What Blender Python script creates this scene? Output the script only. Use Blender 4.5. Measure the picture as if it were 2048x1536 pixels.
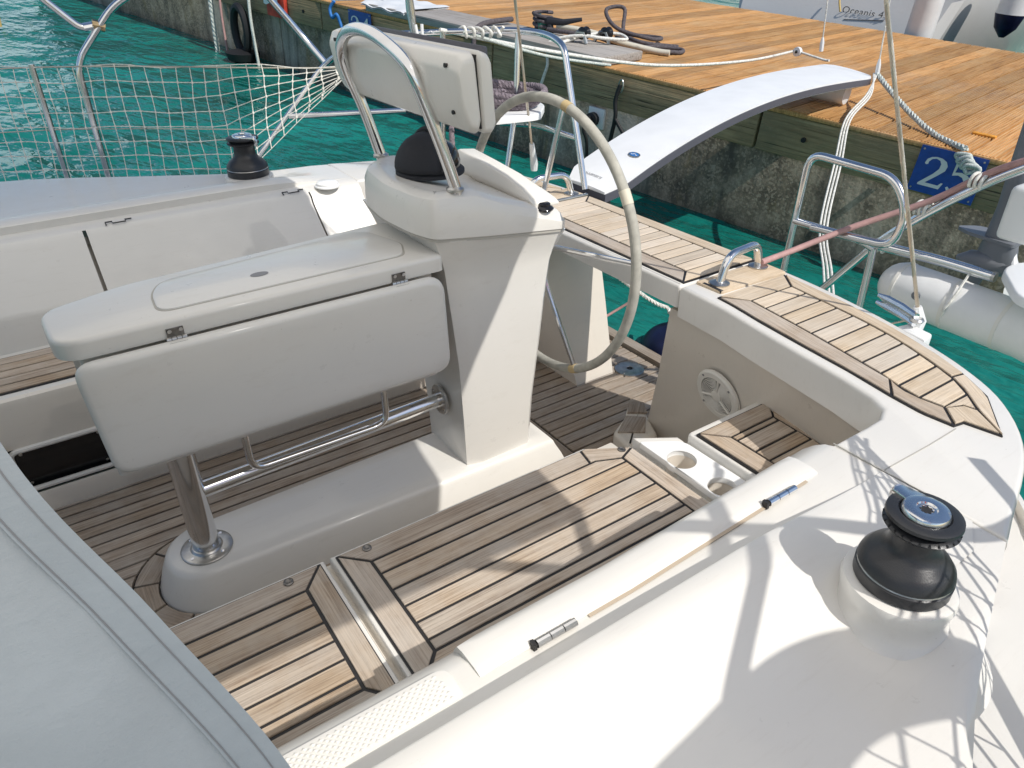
import bpy, bmesh, math, random
from mathutils import Vector, Matrix
import numpy as np
random.seed(7)
R = math.radians
for o in list(bpy.data.objects): bpy.data.objects.remove(o)
scene = bpy.context.scene
col = scene.collection

# ------------------------------------------------------------------ camera, light, exposure
# Frame: x = aft, y = to starboard (away from the camera), z = up, metres; cockpit sole at about 0.
CAM = Vector((0, 0, 1.75))
cam = bpy.data.cameras.new('camera'); camo = bpy.data.objects.new('camera', cam); col.objects.link(camo)
camo.location = CAM; camo.rotation_euler = (R(90 - 31.2), 0, R(55.6 - 90))
cam.sensor_width = 36; cam.lens = 1450 * 36 / 2048; cam.clip_start = .02; cam.clip_end = 2000
scene.camera = camo
SUN_AZ, SUN_EL = 105.0, 47.5            # azimuth towards which the light travels, elevation
world = bpy.data.worlds.new('World'); scene.world = world; world.use_nodes = True
wn = world.node_tree.nodes; wl = world.node_tree.links
sky = wn.new('ShaderNodeTexSky'); sky.sky_type = 'NISHITA'; sky.sun_disc = False
sky.sun_elevation = R(SUN_EL)
tosun = Vector((-math.cos(R(SUN_AZ)), -math.sin(R(SUN_AZ)), math.tan(R(SUN_EL)))).normalized()
sky.sun_rotation = math.atan2(tosun.x, tosun.y)
sky.air_density = 1.0; sky.dust_density = .6; sky.ozone_density = 1.2
wl.new(sky.outputs[0], wn['Background'].inputs[0]); wn['Background'].inputs[1].default_value = .085
sun = bpy.data.lights.new('sun', 'SUN'); sun.energy = 2.8; sun.angle = R(.53); sun.color = (1, .965, .905)
suno = bpy.data.objects.new('sun', sun); col.objects.link(suno)
suno.rotation_euler = tosun.to_track_quat('Z', 'Y').to_euler(); suno.location = (0, -3, 6)
vs = scene.view_settings; vs.view_transform = 'Standard'; vs.look = 'None'; vs.exposure = 0.44; vs.gamma = 1; vs.use_curve_mapping = False
scene.render.engine = 'CYCLES'
scene.cycles.max_bounces = 8; scene.cycles.diffuse_bounces = 5; scene.cycles.glossy_bounces = 4

YC = 2.02
def mir(p): return (p[0], 2 * YC - p[1]) + tuple(p[2:])
# harbour frame (dock and water lie level in it; the moored yacht has a few degrees of list against it)
EU = Vector((-.20416, .97560, .08077)); EV = Vector((.97883, .20469, .00179)); EN = Vector((.01478, -.07943, .99673))
MD = Matrix(((EU.x, EV.x, EN.x, CAM.x), (EU.y, EV.y, EN.y, CAM.y), (EU.z, EV.z, EN.z, CAM.z), (0, 0, 0, 1)))
V0 = 5.16; WT = -1.17; WW = -2.09       # dock face, dock top, water level in that frame
def D(u, v, w): return MD @ Vector((u, v, w))

# ------------------------------------------------------------------ materials
MATS = {}
def newmat(name):
    m = bpy.data.materials.new(name); m.use_nodes = True; MATS[name] = m
    nt = m.node_tree; return m, nt, nt.nodes['Principled BSDF']
def N(nt, typ, **kw):
    n = nt.nodes.new(typ)
    for k, v in kw.items():
        if k in n.inputs: n.inputs[k].default_value = v
        else: setattr(n, k, v)
    return n
def ramp(nt, fac, stops):
    r = nt.nodes.new('ShaderNodeValToRGB'); e = r.color_ramp.elements
    while len(e) > 1: e.remove(e[-1])
    e[0].position, e[0].color = stops[0][0], (*stops[0][1], 1)
    for p, c in stops[1:]:
        x = e.new(p); x.color = (*c, 1)
    nt.links.new(fac, r.inputs[0]); return r.outputs[0]
def bump(nt, height, bsdf, strength=.3, dist=.01):
    b = N(nt, 'ShaderNodeBump', Strength=strength, Distance=dist); nt.links.new(height, b.inputs['Height'])
    nt.links.new(b.outputs[0], bsdf.inputs['Normal']); return b
def coords(nt, scale=(1, 1, 1), kind='Object', rnd=False):
    tc = N(nt, 'ShaderNodeTexCoord'); mp = N(nt, 'ShaderNodeMapping'); mp.inputs['Scale'].default_value = scale
    nt.links.new(tc.outputs[kind], mp.inputs[0])
    if rnd:
        oi = N(nt, 'ShaderNodeObjectInfo'); mu = N(nt, 'ShaderNodeMath', operation='MULTIPLY'); mu.inputs[1].default_value = 37.0
        nt.links.new(oi.outputs['Random'], mu.inputs[0])
        ad = N(nt, 'ShaderNodeVectorMath', operation='ADD'); nt.links.new(tc.outputs[kind], ad.inputs[0]); nt.links.new(mu.outputs[0], ad.inputs[1])
        nt.links.new(ad.outputs[0], mp.inputs[0])
    return mp.outputs[0]
def noise(nt, vec, scale, detail=4, rough=.55):
    n = N(nt, 'ShaderNodeTexNoise', Scale=scale, Detail=detail, Roughness=rough); nt.links.new(vec, n.inputs['Vector']); return n.outputs['Fac']
def mix(nt, fac, a, b, blend='MIX'):
    m = N(nt, 'ShaderNodeMix', data_type='RGBA', blend_type=blend)
    if isinstance(fac, (int, float)): m.inputs[0].default_value = fac
    else: nt.links.new(fac, m.inputs[0])
    for i, c in ((6, a), (7, b)):
        if isinstance(c, tuple): m.inputs[i].default_value = (*c, 1)
        else: nt.links.new(c, m.inputs[i])
    return m.outputs[2]
def plain(name, c, rough=.5, metal=0, spec=.5, nscale=0, namt=.15, bumps=0, bscale=200, coat=0):
    m, nt, b = newmat(name); b.inputs['Roughness'].default_value = rough; b.inputs['Metallic'].default_value = metal
    b.inputs['Specular IOR Level'].default_value = spec; b.inputs['Base Color'].default_value = (*c, 1)
    if coat: b.inputs['Coat Weight'].default_value = coat; b.inputs['Coat Roughness'].default_value = .1
    if nscale:
        v = coords(nt); f = noise(nt, v, nscale, 5)
        nt.links.new(ramp(nt, f, [(.3, tuple(x * (1 - namt) for x in c)), (.7, tuple(min(1, x * (1 + namt)) for x in c))]), b.inputs['Base Color'])
    if bumps:
        v = coords(nt); f = noise(nt, v, bscale, 3); bump(nt, f, b, bumps, .002)
    return m
def gelcoat(name, c, rough=.32, diamond=False):
    m, nt, b = newmat(name); v = coords(nt)
    f1 = noise(nt, v, 2.2, 6, .6); f2 = noise(nt, v, 14, 6, .7); f3 = noise(nt, coords(nt, (1, 9, 3)), 9, 6, .75)
    c1 = ramp(nt, f1, [(.3, tuple(x * .95 for x in c)), (.7, c)])
    dirt = ramp(nt, f3, [(.54, (0, 0, 0)), (.78, (.24, .24, .24))])
    specks = ramp(nt, noise(nt, v, 75, 2, .4), [(.775, (0, 0, 0)), (.80, (.35, .35, .35))])
    c2 = mix(nt, dirt, c1, (.52, .47, .40)); c3 = mix(nt, specks, c2, (.40, .36, .31))
    nt.links.new(c3, b.inputs['Base Color'])
    rr = ramp(nt, f2, [(.3, (rough * .8,) * 3), (.75, (rough * 1.5,) * 3)]); nt.links.new(rr, b.inputs['Roughness'])
    b.inputs['Coat Weight'].default_value = .5; b.inputs['Coat Roughness'].default_value = .09
    bump(nt, noise(nt, v, 5, 3), b, .10, .01)
    return m
gelcoat('gelcoat', (.725, .70, .655)); gelcoat('gelcoat_cool', (.72, .705, .675)); gelcoat('gelcoat_warm', (.73, .67, .59))
# moulded non-skid: little raised diamonds
m, nt, b = newmat('nonskid'); b.inputs['Base Color'].default_value = (.70, .68, .64, 1); b.inputs['Roughness'].default_value = .5
v = coords(nt); s = N(nt, 'ShaderNodeSeparateXYZ'); nt.links.new(v, s.inputs[0])
def lin(nt, a, bb, ka, kb):
    m1 = N(nt, 'ShaderNodeMath', operation='MULTIPLY'); m1.inputs[1].default_value = ka; nt.links.new(a, m1.inputs[0])
    m2 = N(nt, 'ShaderNodeMath', operation='MULTIPLY_ADD'); m2.inputs[1].default_value = kb; nt.links.new(bb, m2.inputs[0]); nt.links.new(m1.outputs[0], m2.inputs[2])
    sn = N(nt, 'ShaderNodeMath', operation='SINE'); nt.links.new(m2.outputs[0], sn.inputs[0]); return sn.outputs[0]
pr = N(nt, 'ShaderNodeMath', operation='MULTIPLY'); nt.links.new(lin(nt, s.outputs[0], s.outputs[1], 190, 190), pr.inputs[0]); nt.links.new(lin(nt, s.outputs[0], s.outputs[1], 190, -190), pr.inputs[1])
bump(nt, pr.outputs[0], b, .45, .002)
def teak(name, dark, mid, light, grey):
    m, nt, b = newmat(name); v = coords(nt, (1, 1, 1), rnd=True); vg = coords(nt, (2.2, 60, 20), rnd=True); vf = coords(nt, (7, 330, 90), rnd=True)
    g = noise(nt, vg, 1.6, 5, .6); fi = noise(nt, vf, 1.0, 4, .6)
    c = ramp(nt, g, [(.18, dark), (.5, mid), (.84, light)])
    c = mix(nt, ramp(nt, fi, [(.36, (.62, .62, .62)), (.56, (0, 0, 0))]), c, tuple(x * .72 for x in dark))
    gr = ramp(nt, noise(nt, v, 7, 5, .65), [(.40, (0, 0, 0)), (.66, (.6, .6, .6))]); c = mix(nt, gr, c, grey)
    oi = N(nt, 'ShaderNodeObjectInfo'); hs = N(nt, 'ShaderNodeHueSaturation')
    mr = N(nt, 'ShaderNodeMapRange'); mr.inputs[3].default_value = .88; mr.inputs[4].default_value = 1.10; nt.links.new(oi.outputs['Random'], mr.inputs[0]); nt.links.new(mr.outputs[0], hs.inputs['Value'])
    m2 = N(nt, 'ShaderNodeMath', operation='MULTIPLY'); m2.inputs[1].default_value = 7.31; nt.links.new(oi.outputs['Random'], m2.inputs[0]); fr = N(nt, 'ShaderNodeMath', operation='FRACT'); nt.links.new(m2.outputs[0], fr.inputs[0])
    mr2 = N(nt, 'ShaderNodeMapRange'); mr2.inputs[3].default_value = .72; mr2.inputs[4].default_value = 1.02; nt.links.new(fr.outputs[0], mr2.inputs[0]); nt.links.new(mr2.outputs[0], hs.inputs['Saturation'])
    nt.links.new(c, hs.inputs['Color']); nt.links.new(hs.outputs[0], b.inputs['Base Color'])
    b.inputs['Roughness'].default_value = .72; b.inputs['Specular IOR Level'].default_value = .25
    ad = N(nt, 'ShaderNodeMath', operation='ADD'); nt.links.new(fi, ad.inputs[0]); nt.links.new(g, ad.inputs[1]); bump(nt, ad.outputs[0], b, .35, .003)
teak('teak', (.27, .185, .122), (.47, .36, .255), (.62, .505, .385), (.52, .455, .385))
teak('teak_pale', (.50, .38, .255), (.66, .52, .365), (.74, .61, .455), (.66, .565, .45))
teak('teak_grey', (.21, .150, .105), (.375, .295, .222), (.50, .42, .335), (.42, .37, .315))
plain('caulk', (.016, .015, .016), .55)
plain('steel', (.80, .80, .80), .14, 1, nscale=9, namt=.10); plain('steel_dull', (.52, .51, .49), .34, 1, nscale=30, namt=.25)
plain('steel_dark', (.20, .19, .18), .38, .9, nscale=60, namt=.3); plain('groove', (.42, .40, .36), .6)
plain('bronze', (.45, .34, .20), .35, 1, nscale=40, namt=.3)
plain('winch_black', (.020, .021, .024), .36, bumps=.15, bscale=400); plain('black_rubber', (.012, .012, .013), .6); plain('black_gloss', (.012, .012, .014), .12)
plain('cover_black', (.018, .019, .025), .75, bumps=.5, bscale=350); plain('navy', (.006, .010, .045), .45, nscale=14, namt=.4, bumps=.3, bscale=60)
plain('wheel_cover', (.40, .385, .335), .8, nscale=24, namt=.2, bumps=.4, bscale=300)
plain('seal_brown', (.45, .37, .28), .7)
plain('twine', (.50, .38, .20), .8, bumps=.5, bscale=400); plain('tape', (.62, .57, .46), .6)
plain('rope_white', (.72, .70, .64), .85, nscale=60, namt=.25, bumps=.5, bscale=250); plain('rope_dark', (.10, .085, .09), .9, nscale=60, namt=.4, bumps=.5, bscale=250)
plain('rope_pink', (.46, .27, .25), .7, nscale=20, namt=.15); plain('rope_mauve', (.20, .165, .185), .9, nscale=80, namt=.35); plain('rope_green', (.55, .58, .53), .85, nscale=120, namt=.35)
plain('wire', (.62, .56, .47), .35, .8); plain('plastic_white', (.80, .80, .79), .35); plain('plastic_cream', (.76, .73, .67), .4)
plain('fender_white', (.78, .77, .75), .42, nscale=8, namt=.06); plain('outboard_grey', (.17, .18, .20), .4); plain('grey_edge', (.09, .09, .11), .5)
plain('sign_blue', (.014, .075, .34), .4, nscale=30, namt=.15); plain('paint_bright', (.88, .875, .86), .4, nscale=6, namt=.04); plain('paint_white', (.78, .78, .76), .5); plain('red', (.55, .055, .03), .6, nscale=12, namt=.4)
plain('orange', (.70, .30, .03), .6, nscale=40, namt=.3); plain('red_buoy', (.70, .10, .03), .6); plain('portlight', (.008, .008, .009), .12)
plain('blue_line', (.03, .18, .50), .6); plain('green', (.01, .13, .10), .5); plain('ink_grey', (.22, .22, .23), .5); plain('weed', (.03, .032, .02), .9, nscale=20, namt=.5, bumps=1, bscale=40)
plain('hull_stripe', (.05, .10, .16), .3); plain('yellow_rope', (.62, .45, .16), .8)
# canvas
def canvas(name, c, trans):
    m, nt, b = newmat(name); v = coords(nt); f = noise(nt, v, 5, 5, .6); w = noise(nt, v, 600, 2)
    nt.links.new(ramp(nt, f, [(.3, tuple(x * .85 for x in c)), (.7, tuple(x * 1.08 for x in c))]), b.inputs['Base Color']); b.inputs['Roughness'].default_value = .85; b.inputs['Specular IOR Level'].default_value = .15
    f2 = noise(nt, coords(nt, (3, 10, 4)), 2.2, 5, .6); a0 = N(nt, 'ShaderNodeMath', operation='ADD'); nt.links.new(f, a0.inputs[0]); nt.links.new(f2, a0.inputs[1]); ad = N(nt, 'ShaderNodeMath', operation='MULTIPLY_ADD'); ad.inputs[1].default_value = .05; nt.links.new(w, ad.inputs[0]); nt.links.new(a0.outputs[0], ad.inputs[2]); bump(nt, ad.outputs[0], b, .32, .018)
    if trans:
        t = N(nt, 'ShaderNodeBsdfTranslucent'); t.inputs[0].default_value = (*c, 1); mx = N(nt, 'ShaderNodeMixShader'); mx.inputs[0].default_value = trans
        nt.links.new(b.outputs[0], mx.inputs[1]); nt.links.new(t.outputs[0], mx.inputs[2])
        tr = N(nt, 'ShaderNodeBsdfTransparent'); m3 = N(nt, 'ShaderNodeMixShader'); m3.inputs[0].default_value = .035; nt.links.new(mx.outputs[0], m3.inputs[1]); nt.links.new(tr.outputs[0], m3.inputs[2]); nt.links.new(m3.outputs[0], nt.nodes['Material Output'].inputs[0])
canvas('canvas_grey', (.44, .47, .49), 0); canvas('canvas_hem', (.40, .435, .46), 0); canvas('canvas_top', (.96, .895, .79), .96)
# dock timber
m, nt, b = newmat('dock_wood'); v = coords(nt, rnd=True); vg = coords(nt, (60, 1.6, 20), rnd=True)
c = ramp(nt, noise(nt, vg, 1.4, 6, .65), [(.28, (.29, .135, .045)), (.5, (.57, .30, .105)), (.72, (.73, .45, .20))])
c = mix(nt, ramp(nt, noise(nt, v, 1.1, 6, .7), [(.5, (0, 0, 0)), (.72, (.65, .65, .65))]), c, (.62, .42, .21))
c = mix(nt, ramp(nt, noise(nt, coords(nt, (1, 1, 1)), .8, 6, .7), [(.52, (0, 0, 0)), (.72, (.55, .55, .55))]), c, (.42, .33, .24))
oi = N(nt, 'ShaderNodeObjectInfo'); hs = N(nt, 'ShaderNodeHueSaturation'); mr = N(nt, 'ShaderNodeMapRange'); mr.inputs[3].default_value = .70; mr.inputs[4].default_value = 1.18
nt.links.new(oi.outputs['Random'], mr.inputs[0]); nt.links.new(mr.outputs[0], hs.inputs['Value']); nt.links.new(c, hs.inputs['Color']); nt.links.new(hs.outputs[0], b.inputs['Base Color'])
b.inputs['Roughness'].default_value = .55; bump(nt, noise(nt, vg, 3, 4), b, .3, .004)
def timber(name, stops, axis, moss):
    m, nt, b = newmat(name); sc = [40, 40, 40]; sc[axis] = 1.5
    c = ramp(nt, noise(nt, coords(nt, tuple(sc), rnd=True), 1.0, 6, .7), stops)
    c = mix(nt, ramp(nt, noise(nt, coords(nt), 1.7, 6, .75), [(.40, (0, 0, 0)), (.64, (.9, .9, .9))]), c, moss)
    sc2 = [90, 90, 90]; sc2[axis] = 2.2; cr = noise(nt, coords(nt, tuple(sc2), rnd=True), 1, 3, .5)
    c = mix(nt, ramp(nt, cr, [(.30, (.85, .85, .85)), (.40, (0, 0, 0))]), c, (.02, .017, .012))
    nt.links.new(c, b.inputs['Base Color']); b.inputs['Roughness'].default_value = .85; bump(nt, cr, b, .8, .01)
timber('fascia_wood', [(.3, (.16, .115, .060)), (.5, (.39, .285, .155)), (.72, (.54, .42, .25))], 0, (.25, .20, .115))
timber('old_plank', [(.3, (.20, .17, .14)), (.5, (.36, .32, .28)), (.72, (.52, .48, .43))], 0, (.40, .37, .34))
# wet concrete with aggregate
m, nt, b = newmat('concrete'); v = coords(nt)
vo = N(nt, 'ShaderNodeTexVoronoi', Scale=62.0); nt.links.new(v, vo.inputs['Vector']); vo2 = N(nt, 'ShaderNodeTexVoronoi', Scale=23.0); nt.links.new(v, vo2.inputs['Vector'])
base = ramp(nt, noise(nt, v, 4.5, 8, .75), [(.3, (.06, .050, .034)), (.5, (.23, .19, .13)), (.68, (.50, .42, .31))])
st = N(nt, 'ShaderNodeSeparateColor'); nt.links.new(vo.outputs['Color'], st.inputs[0])
c = mix(nt, ramp(nt, st.outputs[0], [(.58, (0, 0, 0)), (.85, (.6, .6, .6))]), base, (.50, .42, .31))
c = mix(nt, ramp(nt, vo2.outputs['Distance'], [(.035, (.9, .9, .9)), (.10, (0, 0, 0))]), c, (.55, .44, .24))
pale = ramp(nt, noise(nt, coords(nt, (1, 1, .35)), .9, 5, .6), [(.50, (0, 0, 0)), (.66, (.75, .75, .75))]); c = mix(nt, pale, c, (.55, .53, .47))
c = mix(nt, ramp(nt, noise(nt, coords(nt, (5, 1, .6)), 1.1, 6, .7), [(.48, (0, 0, 0)), (.66, (.75, .75, .75))]), c, (.06, .055, .042))
moss = ramp(nt, noise(nt, coords(nt, (3, 1, .7)), 2.4, 6, .7), [(.56, (0, 0, 0)), (.72, (.6, .6, .6))]); c = mix(nt, moss, c, (.24, .18, .055))
sx = N(nt, 'ShaderNodeSeparateXYZ'); nt.links.new(v, sx.inputs[0]); tz = N(nt, 'ShaderNodeMath', operation='MULTIPLY_ADD'); tz.inputs[1].default_value = .55; nt.links.new(noise(nt, coords(nt, (2, 2, .5)), 1.6, 6, .65), tz.inputs[0]); nt.links.new(sx.outputs[2], tz.inputs[2])
c = mix(nt, ramp(nt, N(nt, 'ShaderNodeMapRange', **{'From Min': -1.98, 'From Max': -1.66}).outputs[0], [(0, (.8, .8, .8)), (1, (0, 0, 0))]), c, (.05, .055, .03))
nt.links.new(tz.outputs[0], [n_ for n_ in nt.nodes if n_.bl_idname == 'ShaderNodeMapRange'][-1].inputs[0])
nt.links.new(c, b.inputs['Base Color']); b.inputs['Roughness'].default_value = .7; bump(nt, noise(nt, v, 22, 8, .75), b, .8, .02)
# harbour water
m, nt, b = newmat('water'); v = coords(nt, (1, 1.7, 1))
b.inputs['Base Color'].default_value = (.003, .088, .068, 1); b.inputs['Roughness'].default_value = .04; b.inputs['IOR'].default_value = 1.33
n1 = noise(nt, v, 1.05, 3, .5); n2 = noise(nt, coords(nt, (1, 2.4, 1)), 3.4, 3, .5); ad = N(nt, 'ShaderNodeMath', operation='MULTIPLY_ADD'); ad.inputs[1].default_value = .30
nt.links.new(n2, ad.inputs[0]); nt.links.new(n1, ad.inputs[2]); bump(nt, ad.outputs[0], b, 1.0, .27)
nt.links.new(ramp(nt, noise(nt, coords(nt), .35, 4), [(.35, (.004, .115, .092)), (.7, (.014, .215, .185))]), b.inputs['Base Color'])

# ------------------------------------------------------------------ geometry helpers
class MB:
    def __init__(s): s.v = []; s.f = []
    def add(s, vs, fs):
        k = len(s.v); s.v += [tuple(p) for p in vs]; s.f += [tuple(i + k for i in f) for f in fs]; return s
    def box(s, lo, hi):
        x0, y0, z0 = lo; x1, y1, z1 = hi
        return s.add([(x0,y0,z0),(x1,y0,z0),(x1,y1,z0),(x0,y1,z0),(x0,y0,z1),(x1,y0,z1),(x1,y1,z1),(x0,y1,z1)],
                     [(0,3,2,1),(4,5,6,7),(0,1,5,4),(1,2,6,5),(2,3,7,6),(3,0,4,7)])
    def loft(s, rings, closed=True, caps=True):
        n = len(rings[0]); vs = [p for r in rings for p in r]; fs = []
        for i in range(len(rings) - 1):
            for j in range(n if closed else n - 1):
                k = (j + 1) % n; fs.append((i*n+j, i*n+k, (i+1)*n+k, (i+1)*n+j))
        if caps and closed: fs += [tuple(range(n - 1, -1, -1)), tuple((len(rings)-1)*n + j for j in range(n))]
        return s.add(vs, fs)
    def tube(s, pts, r, n=10, closed=False):
        pts = [Vector(p) for p in pts]; m = len(pts); rings = []; prev = None
        for i, p in enumerate(pts):
            if closed: t = pts[(i+1) % m] - pts[i-1]
            else: t = pts[min(i+1, m-1)] - pts[max(i-1, 0)]
            t.normalize()
            if prev is None: a = t.orthogonal().normalized()
            else: a = (prev - t * prev.dot(t)).normalized()
            prev = a; bb = t.cross(a); rr = r[i] if isinstance(r, (list, tuple)) else r
            rings.append([p + (a * math.cos(2*math.pi*j/n) + bb * math.sin(2*math.pi*j/n)) * rr for j in range(n)])
        if closed: rings.append(rings[0]); return s.loft(rings, True, False)
        return s.loft(rings)
    def twist(s, pts, r, strands=3, pitch=.06, n=5, sub=None):
        pts = resample(pts, pitch / 7); L = 0; out = [[] for _ in range(strands)]; prev = None
        for i, p in enumerate(pts):
            t = (pts[min(i+1, len(pts)-1)] - pts[max(i-1, 0)]).normalized()
            a = t.orthogonal().normalized() if prev is None else (prev - t * prev.dot(t)).normalized(); prev = a; bb = t.cross(a)
            if i: L += (p - pts[i-1]).length
            for k in range(strands):
                an = 2*math.pi*(L/pitch + k/strands); out[k].append(p + (a*math.cos(an) + bb*math.sin(an)) * r * .5)
        for o in out: s.tube(o, r * .56, n)
        return s
    def lathe(s, prof, c=(0,0,0), n=32, axis='z', cap=True):
        rings = []
        for r, z in prof:
            ring = []
            for j in range(n):
                a = 2*math.pi*j/n; p = (r*math.cos(a), r*math.sin(a), z)
                if axis == 'x': p = (p[2], p[0], p[1])
                elif axis == 'y': p = (p[1], p[2], p[0])
                ring.append((c[0]+p[0], c[1]+p[1], c[2]+p[2]))
            rings.append(ring)
        return s.loft(rings, True, cap)
    def prism(s, poly, z0, z1, bev=0, k=3):
        if area(poly) < 0: poly = poly[::-1]
        z = z1 if callable(z1) else (lambda x, y: z1)
        rings = [[(x, y, z0) for x, y in poly]]
        if bev:
            for i in range(k + 1):
                a = math.pi/2*i/k; q = inset(poly, bev*(1-math.cos(a))); rings.append([(x, y, z(x, y) - bev*(1-math.sin(a))) for x, y in q])
        else: rings.append([(x, y, z(x, y)) for x, y in poly])
        return s.loft(rings)
    def xform(s, M):
        s.v = [tuple(M @ Vector(p)) for p in s.v]; return s
    def build(s, name, mat, parent=None, smooth=35, bevel=0, seg=2):
        me = bpy.data.meshes.new(name); me.from_pydata(s.v, [], s.f)
        bm = bmesh.new(); bm.from_mesh(me)
        bmesh.ops.recalc_face_normals(bm, faces=bm.faces)
        if bevel:
            es = [e for e in bm.edges if len(e.link_faces) == 2 and e.calc_face_angle(0) > R(30)]
            bmesh.ops.bevel(bm, geom=es, offset=bevel, segments=seg, profile=.5, affect='EDGES', clamp_overlap=True)
        bm.to_mesh(me); bm.free()
        if smooth:
            me.polygons.foreach_set('use_smooth', [True]*len(me.polygons)); me.set_sharp_from_angle(angle=R(smooth))
        me.materials.append(MATS[mat]); o = bpy.data.objects.new(name, me); col.objects.link(o)
        if parent: o.parent = parent
        return o
def area(p): return sum(p[i][0]*p[(i+1) % len(p)][1] - p[(i+1) % len(p)][0]*p[i][1] for i in range(len(p))) / 2
def inset(p, d):
    out = []; n = len(p)
    for i in range(n):
        a, b, c = Vector(p[i-1]), Vector(p[i]), Vector(p[(i+1) % n])
        d1 = (b-a).normalized(); d2 = (c-b).normalized(); n1 = Vector((-d1.y, d1.x)); n2 = Vector((-d2.y, d2.x)); m = n1 + n2
        k = max(m.dot(n1), .35); q = b + m * (d / k); out.append((q.x, q.y))
    return out
def resample(pts, step):
    pts = [Vector(p) for p in pts]; out = [pts[0]]; acc = 0
    for a, b in zip(pts, pts[1:]):
        L = (b-a).length; t = step - acc
        while t <= L: out.append(a + (b-a)*(t/L)); t += step
        acc = L - (t - step)
    out.append(pts[-1]); return out
def spline(pts, k=8, closed=False):
    P = [Vector(p) for p in pts]; n = len(P); out = []
    for i in range(n if closed else n-1):
        if closed: a, b, c, d = P[i-1], P[i], P[(i+1) % n], P[(i+2) % n]
        else: a, b, c, d = P[max(i-1,0)], P[i], P[i+1], P[min(i+2,n-1)]
        for j in range(k):
            t = j/k; out.append(.5*((2*b) + (c-a)*t + (2*a-5*b+4*c-d)*t*t + (3*b-a-3*c+d)*t**3))
    if not closed: out.append(P[-1])
    return out
def fillet(pts, r, k=6):
    P = [Vector(p) for p in pts]; out = [P[0]]
    for i in range(1, len(P)-1):
        a, b, c = P[i-1], P[i], P[i+1]; l = min(r, (a-b).length*.45, (c-b).length*.45)
        p, q = b + (a-b).normalized()*l, b + (c-b).normalized()*l
        for j in range(k+1):
            t = j/k; out.append(p*(1-t)**2 + b*2*t*(1-t) + q*t*t)
    out.append(P[-1]); return out
def rpoly(p, r, k=5):
    out = []; n = len(p)
    for i in range(n):
        a, b, c = Vector(p[i-1]), Vector(p[i]), Vector(p[(i+1) % n]); rr = r[i] if isinstance(r, (list, tuple)) else r
        l = min(rr, (a-b).length*.48, (c-b).length*.48)
        if l < 1e-5: out.append(tuple(b)); continue
        s, e = b + (a-b).normalized()*l, b + (c-b).normalized()*l
        for j in range(k+1):
            t = j/k; q = s*(1-t)**2 + b*2*t*(1-t) + e*t*t; out.append((q.x, q.y))
    return out
def interp(tab, x):
    if x <= tab[0][0]: return tab[0][1]
    for (a, b), (c, d) in zip(tab, tab[1:]):
        if x <= c: return b + (d-b)*(x-a)/(c-a)
    return tab[-1][1]
def clip(poly, f):
    out = []
    for i in range(len(poly)):
        a, b = poly[i], poly[(i+1) % len(poly)]; fa, fb = f(a), f(b)
        if fa >= 0: out.append(a)
        if fa*fb < 0: t = fa/(fa-fb); out.append((a[0]+(b[0]-a[0])*t, a[1]+(b[1]-a[1])*t))
    return out
def tag(o, label=None, cat=None, group=None, kind=None):
    if label: o['label'] = label
    if cat: o['category'] = cat
    if group: o['group'] = group
    if kind: o['kind'] = kind
    return o
def empty(name, loc=(0,0,0), label=None, cat=None, group=None):
    o = bpy.data.objects.new(name, None); col.objects.link(o); o.location = loc; o.empty_display_size = .1
    return tag(o, label, cat, group)
def root(name, loc, label, cat, group=None):
    """an Empty at the thing's base; parts keep world coordinates through the inverse"""
    return empty(name, loc, label, cat, group)
def part(o, parent):
    o.parent = parent; o.matrix_parent_inverse = Matrix.Translation(parent.location).inverted() if parent.parent is None else Matrix.Identity(4); return o
def plank(poly, z, mat, parent, ang=0, th=.010, gap=.0044):
    """one board; its local x runs along the grain"""
    if len(poly) < 3 or abs(area(poly)) < 2e-5: return None
    if area(poly) < 0: poly = poly[::-1]
    q = [poly[0]]
    for p in poly[1:]:
        if math.hypot(p[0]-q[-1][0], p[1]-q[-1][1]) > 1e-4: q.append(p)
    if math.hypot(q[0][0]-q[-1][0], q[0][1]-q[-1][1]) < 1e-4: q.pop()
    if len(q) < 3: return None
    poly = inset(q, gap)
    cx = sum(p[0] for p in poly)/len(poly); cy = sum(p[1] for p in poly)/len(poly); ca, sa = math.cos(ang), math.sin(ang)
    loc = [((x-cx)*ca + (y-cy)*sa, -(x-cx)*sa + (y-cy)*ca) for x, y in poly]
    b = MB(); dz = random.uniform(-.0006, .0006)
    b.loft([[(x, y, -th) for x, y in loc], [(x, y, -.0012+dz) for x, y in loc], [(x, y, dz) for x, y in inset(loc, .0012)]])
    o = b.build('plank', mat, None, 0); o.location = (cx, cy, z); o.rotation_euler = (0, 0, ang); return part(o, parent)
def Z(o, parent): return part(o, parent)
def solo(o, base, label, cat, group=None):
    o.data.transform(Matrix.Translation(-Vector(base))); o.location = base; return tag(o, label, cat, group)
def droot(name, base, label, cat, group=None):
    o = empty(name, (0,0,0), label, cat, group); o.matrix_world = MD @ Matrix.Translation(base); o['base'] = base; return o
def dpart(o, r):
    o.parent = r
    if 'base' in r: o.matrix_parent_inverse = Matrix.Translation(-Vector(r['base']))
    return o
def dsolo(o, base, label, cat, group=None):
    o.data.transform(Matrix.Translation(-Vector(base))); o.matrix_world = MD @ Matrix.Translation(base); return tag(o, label, cat, group)

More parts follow.
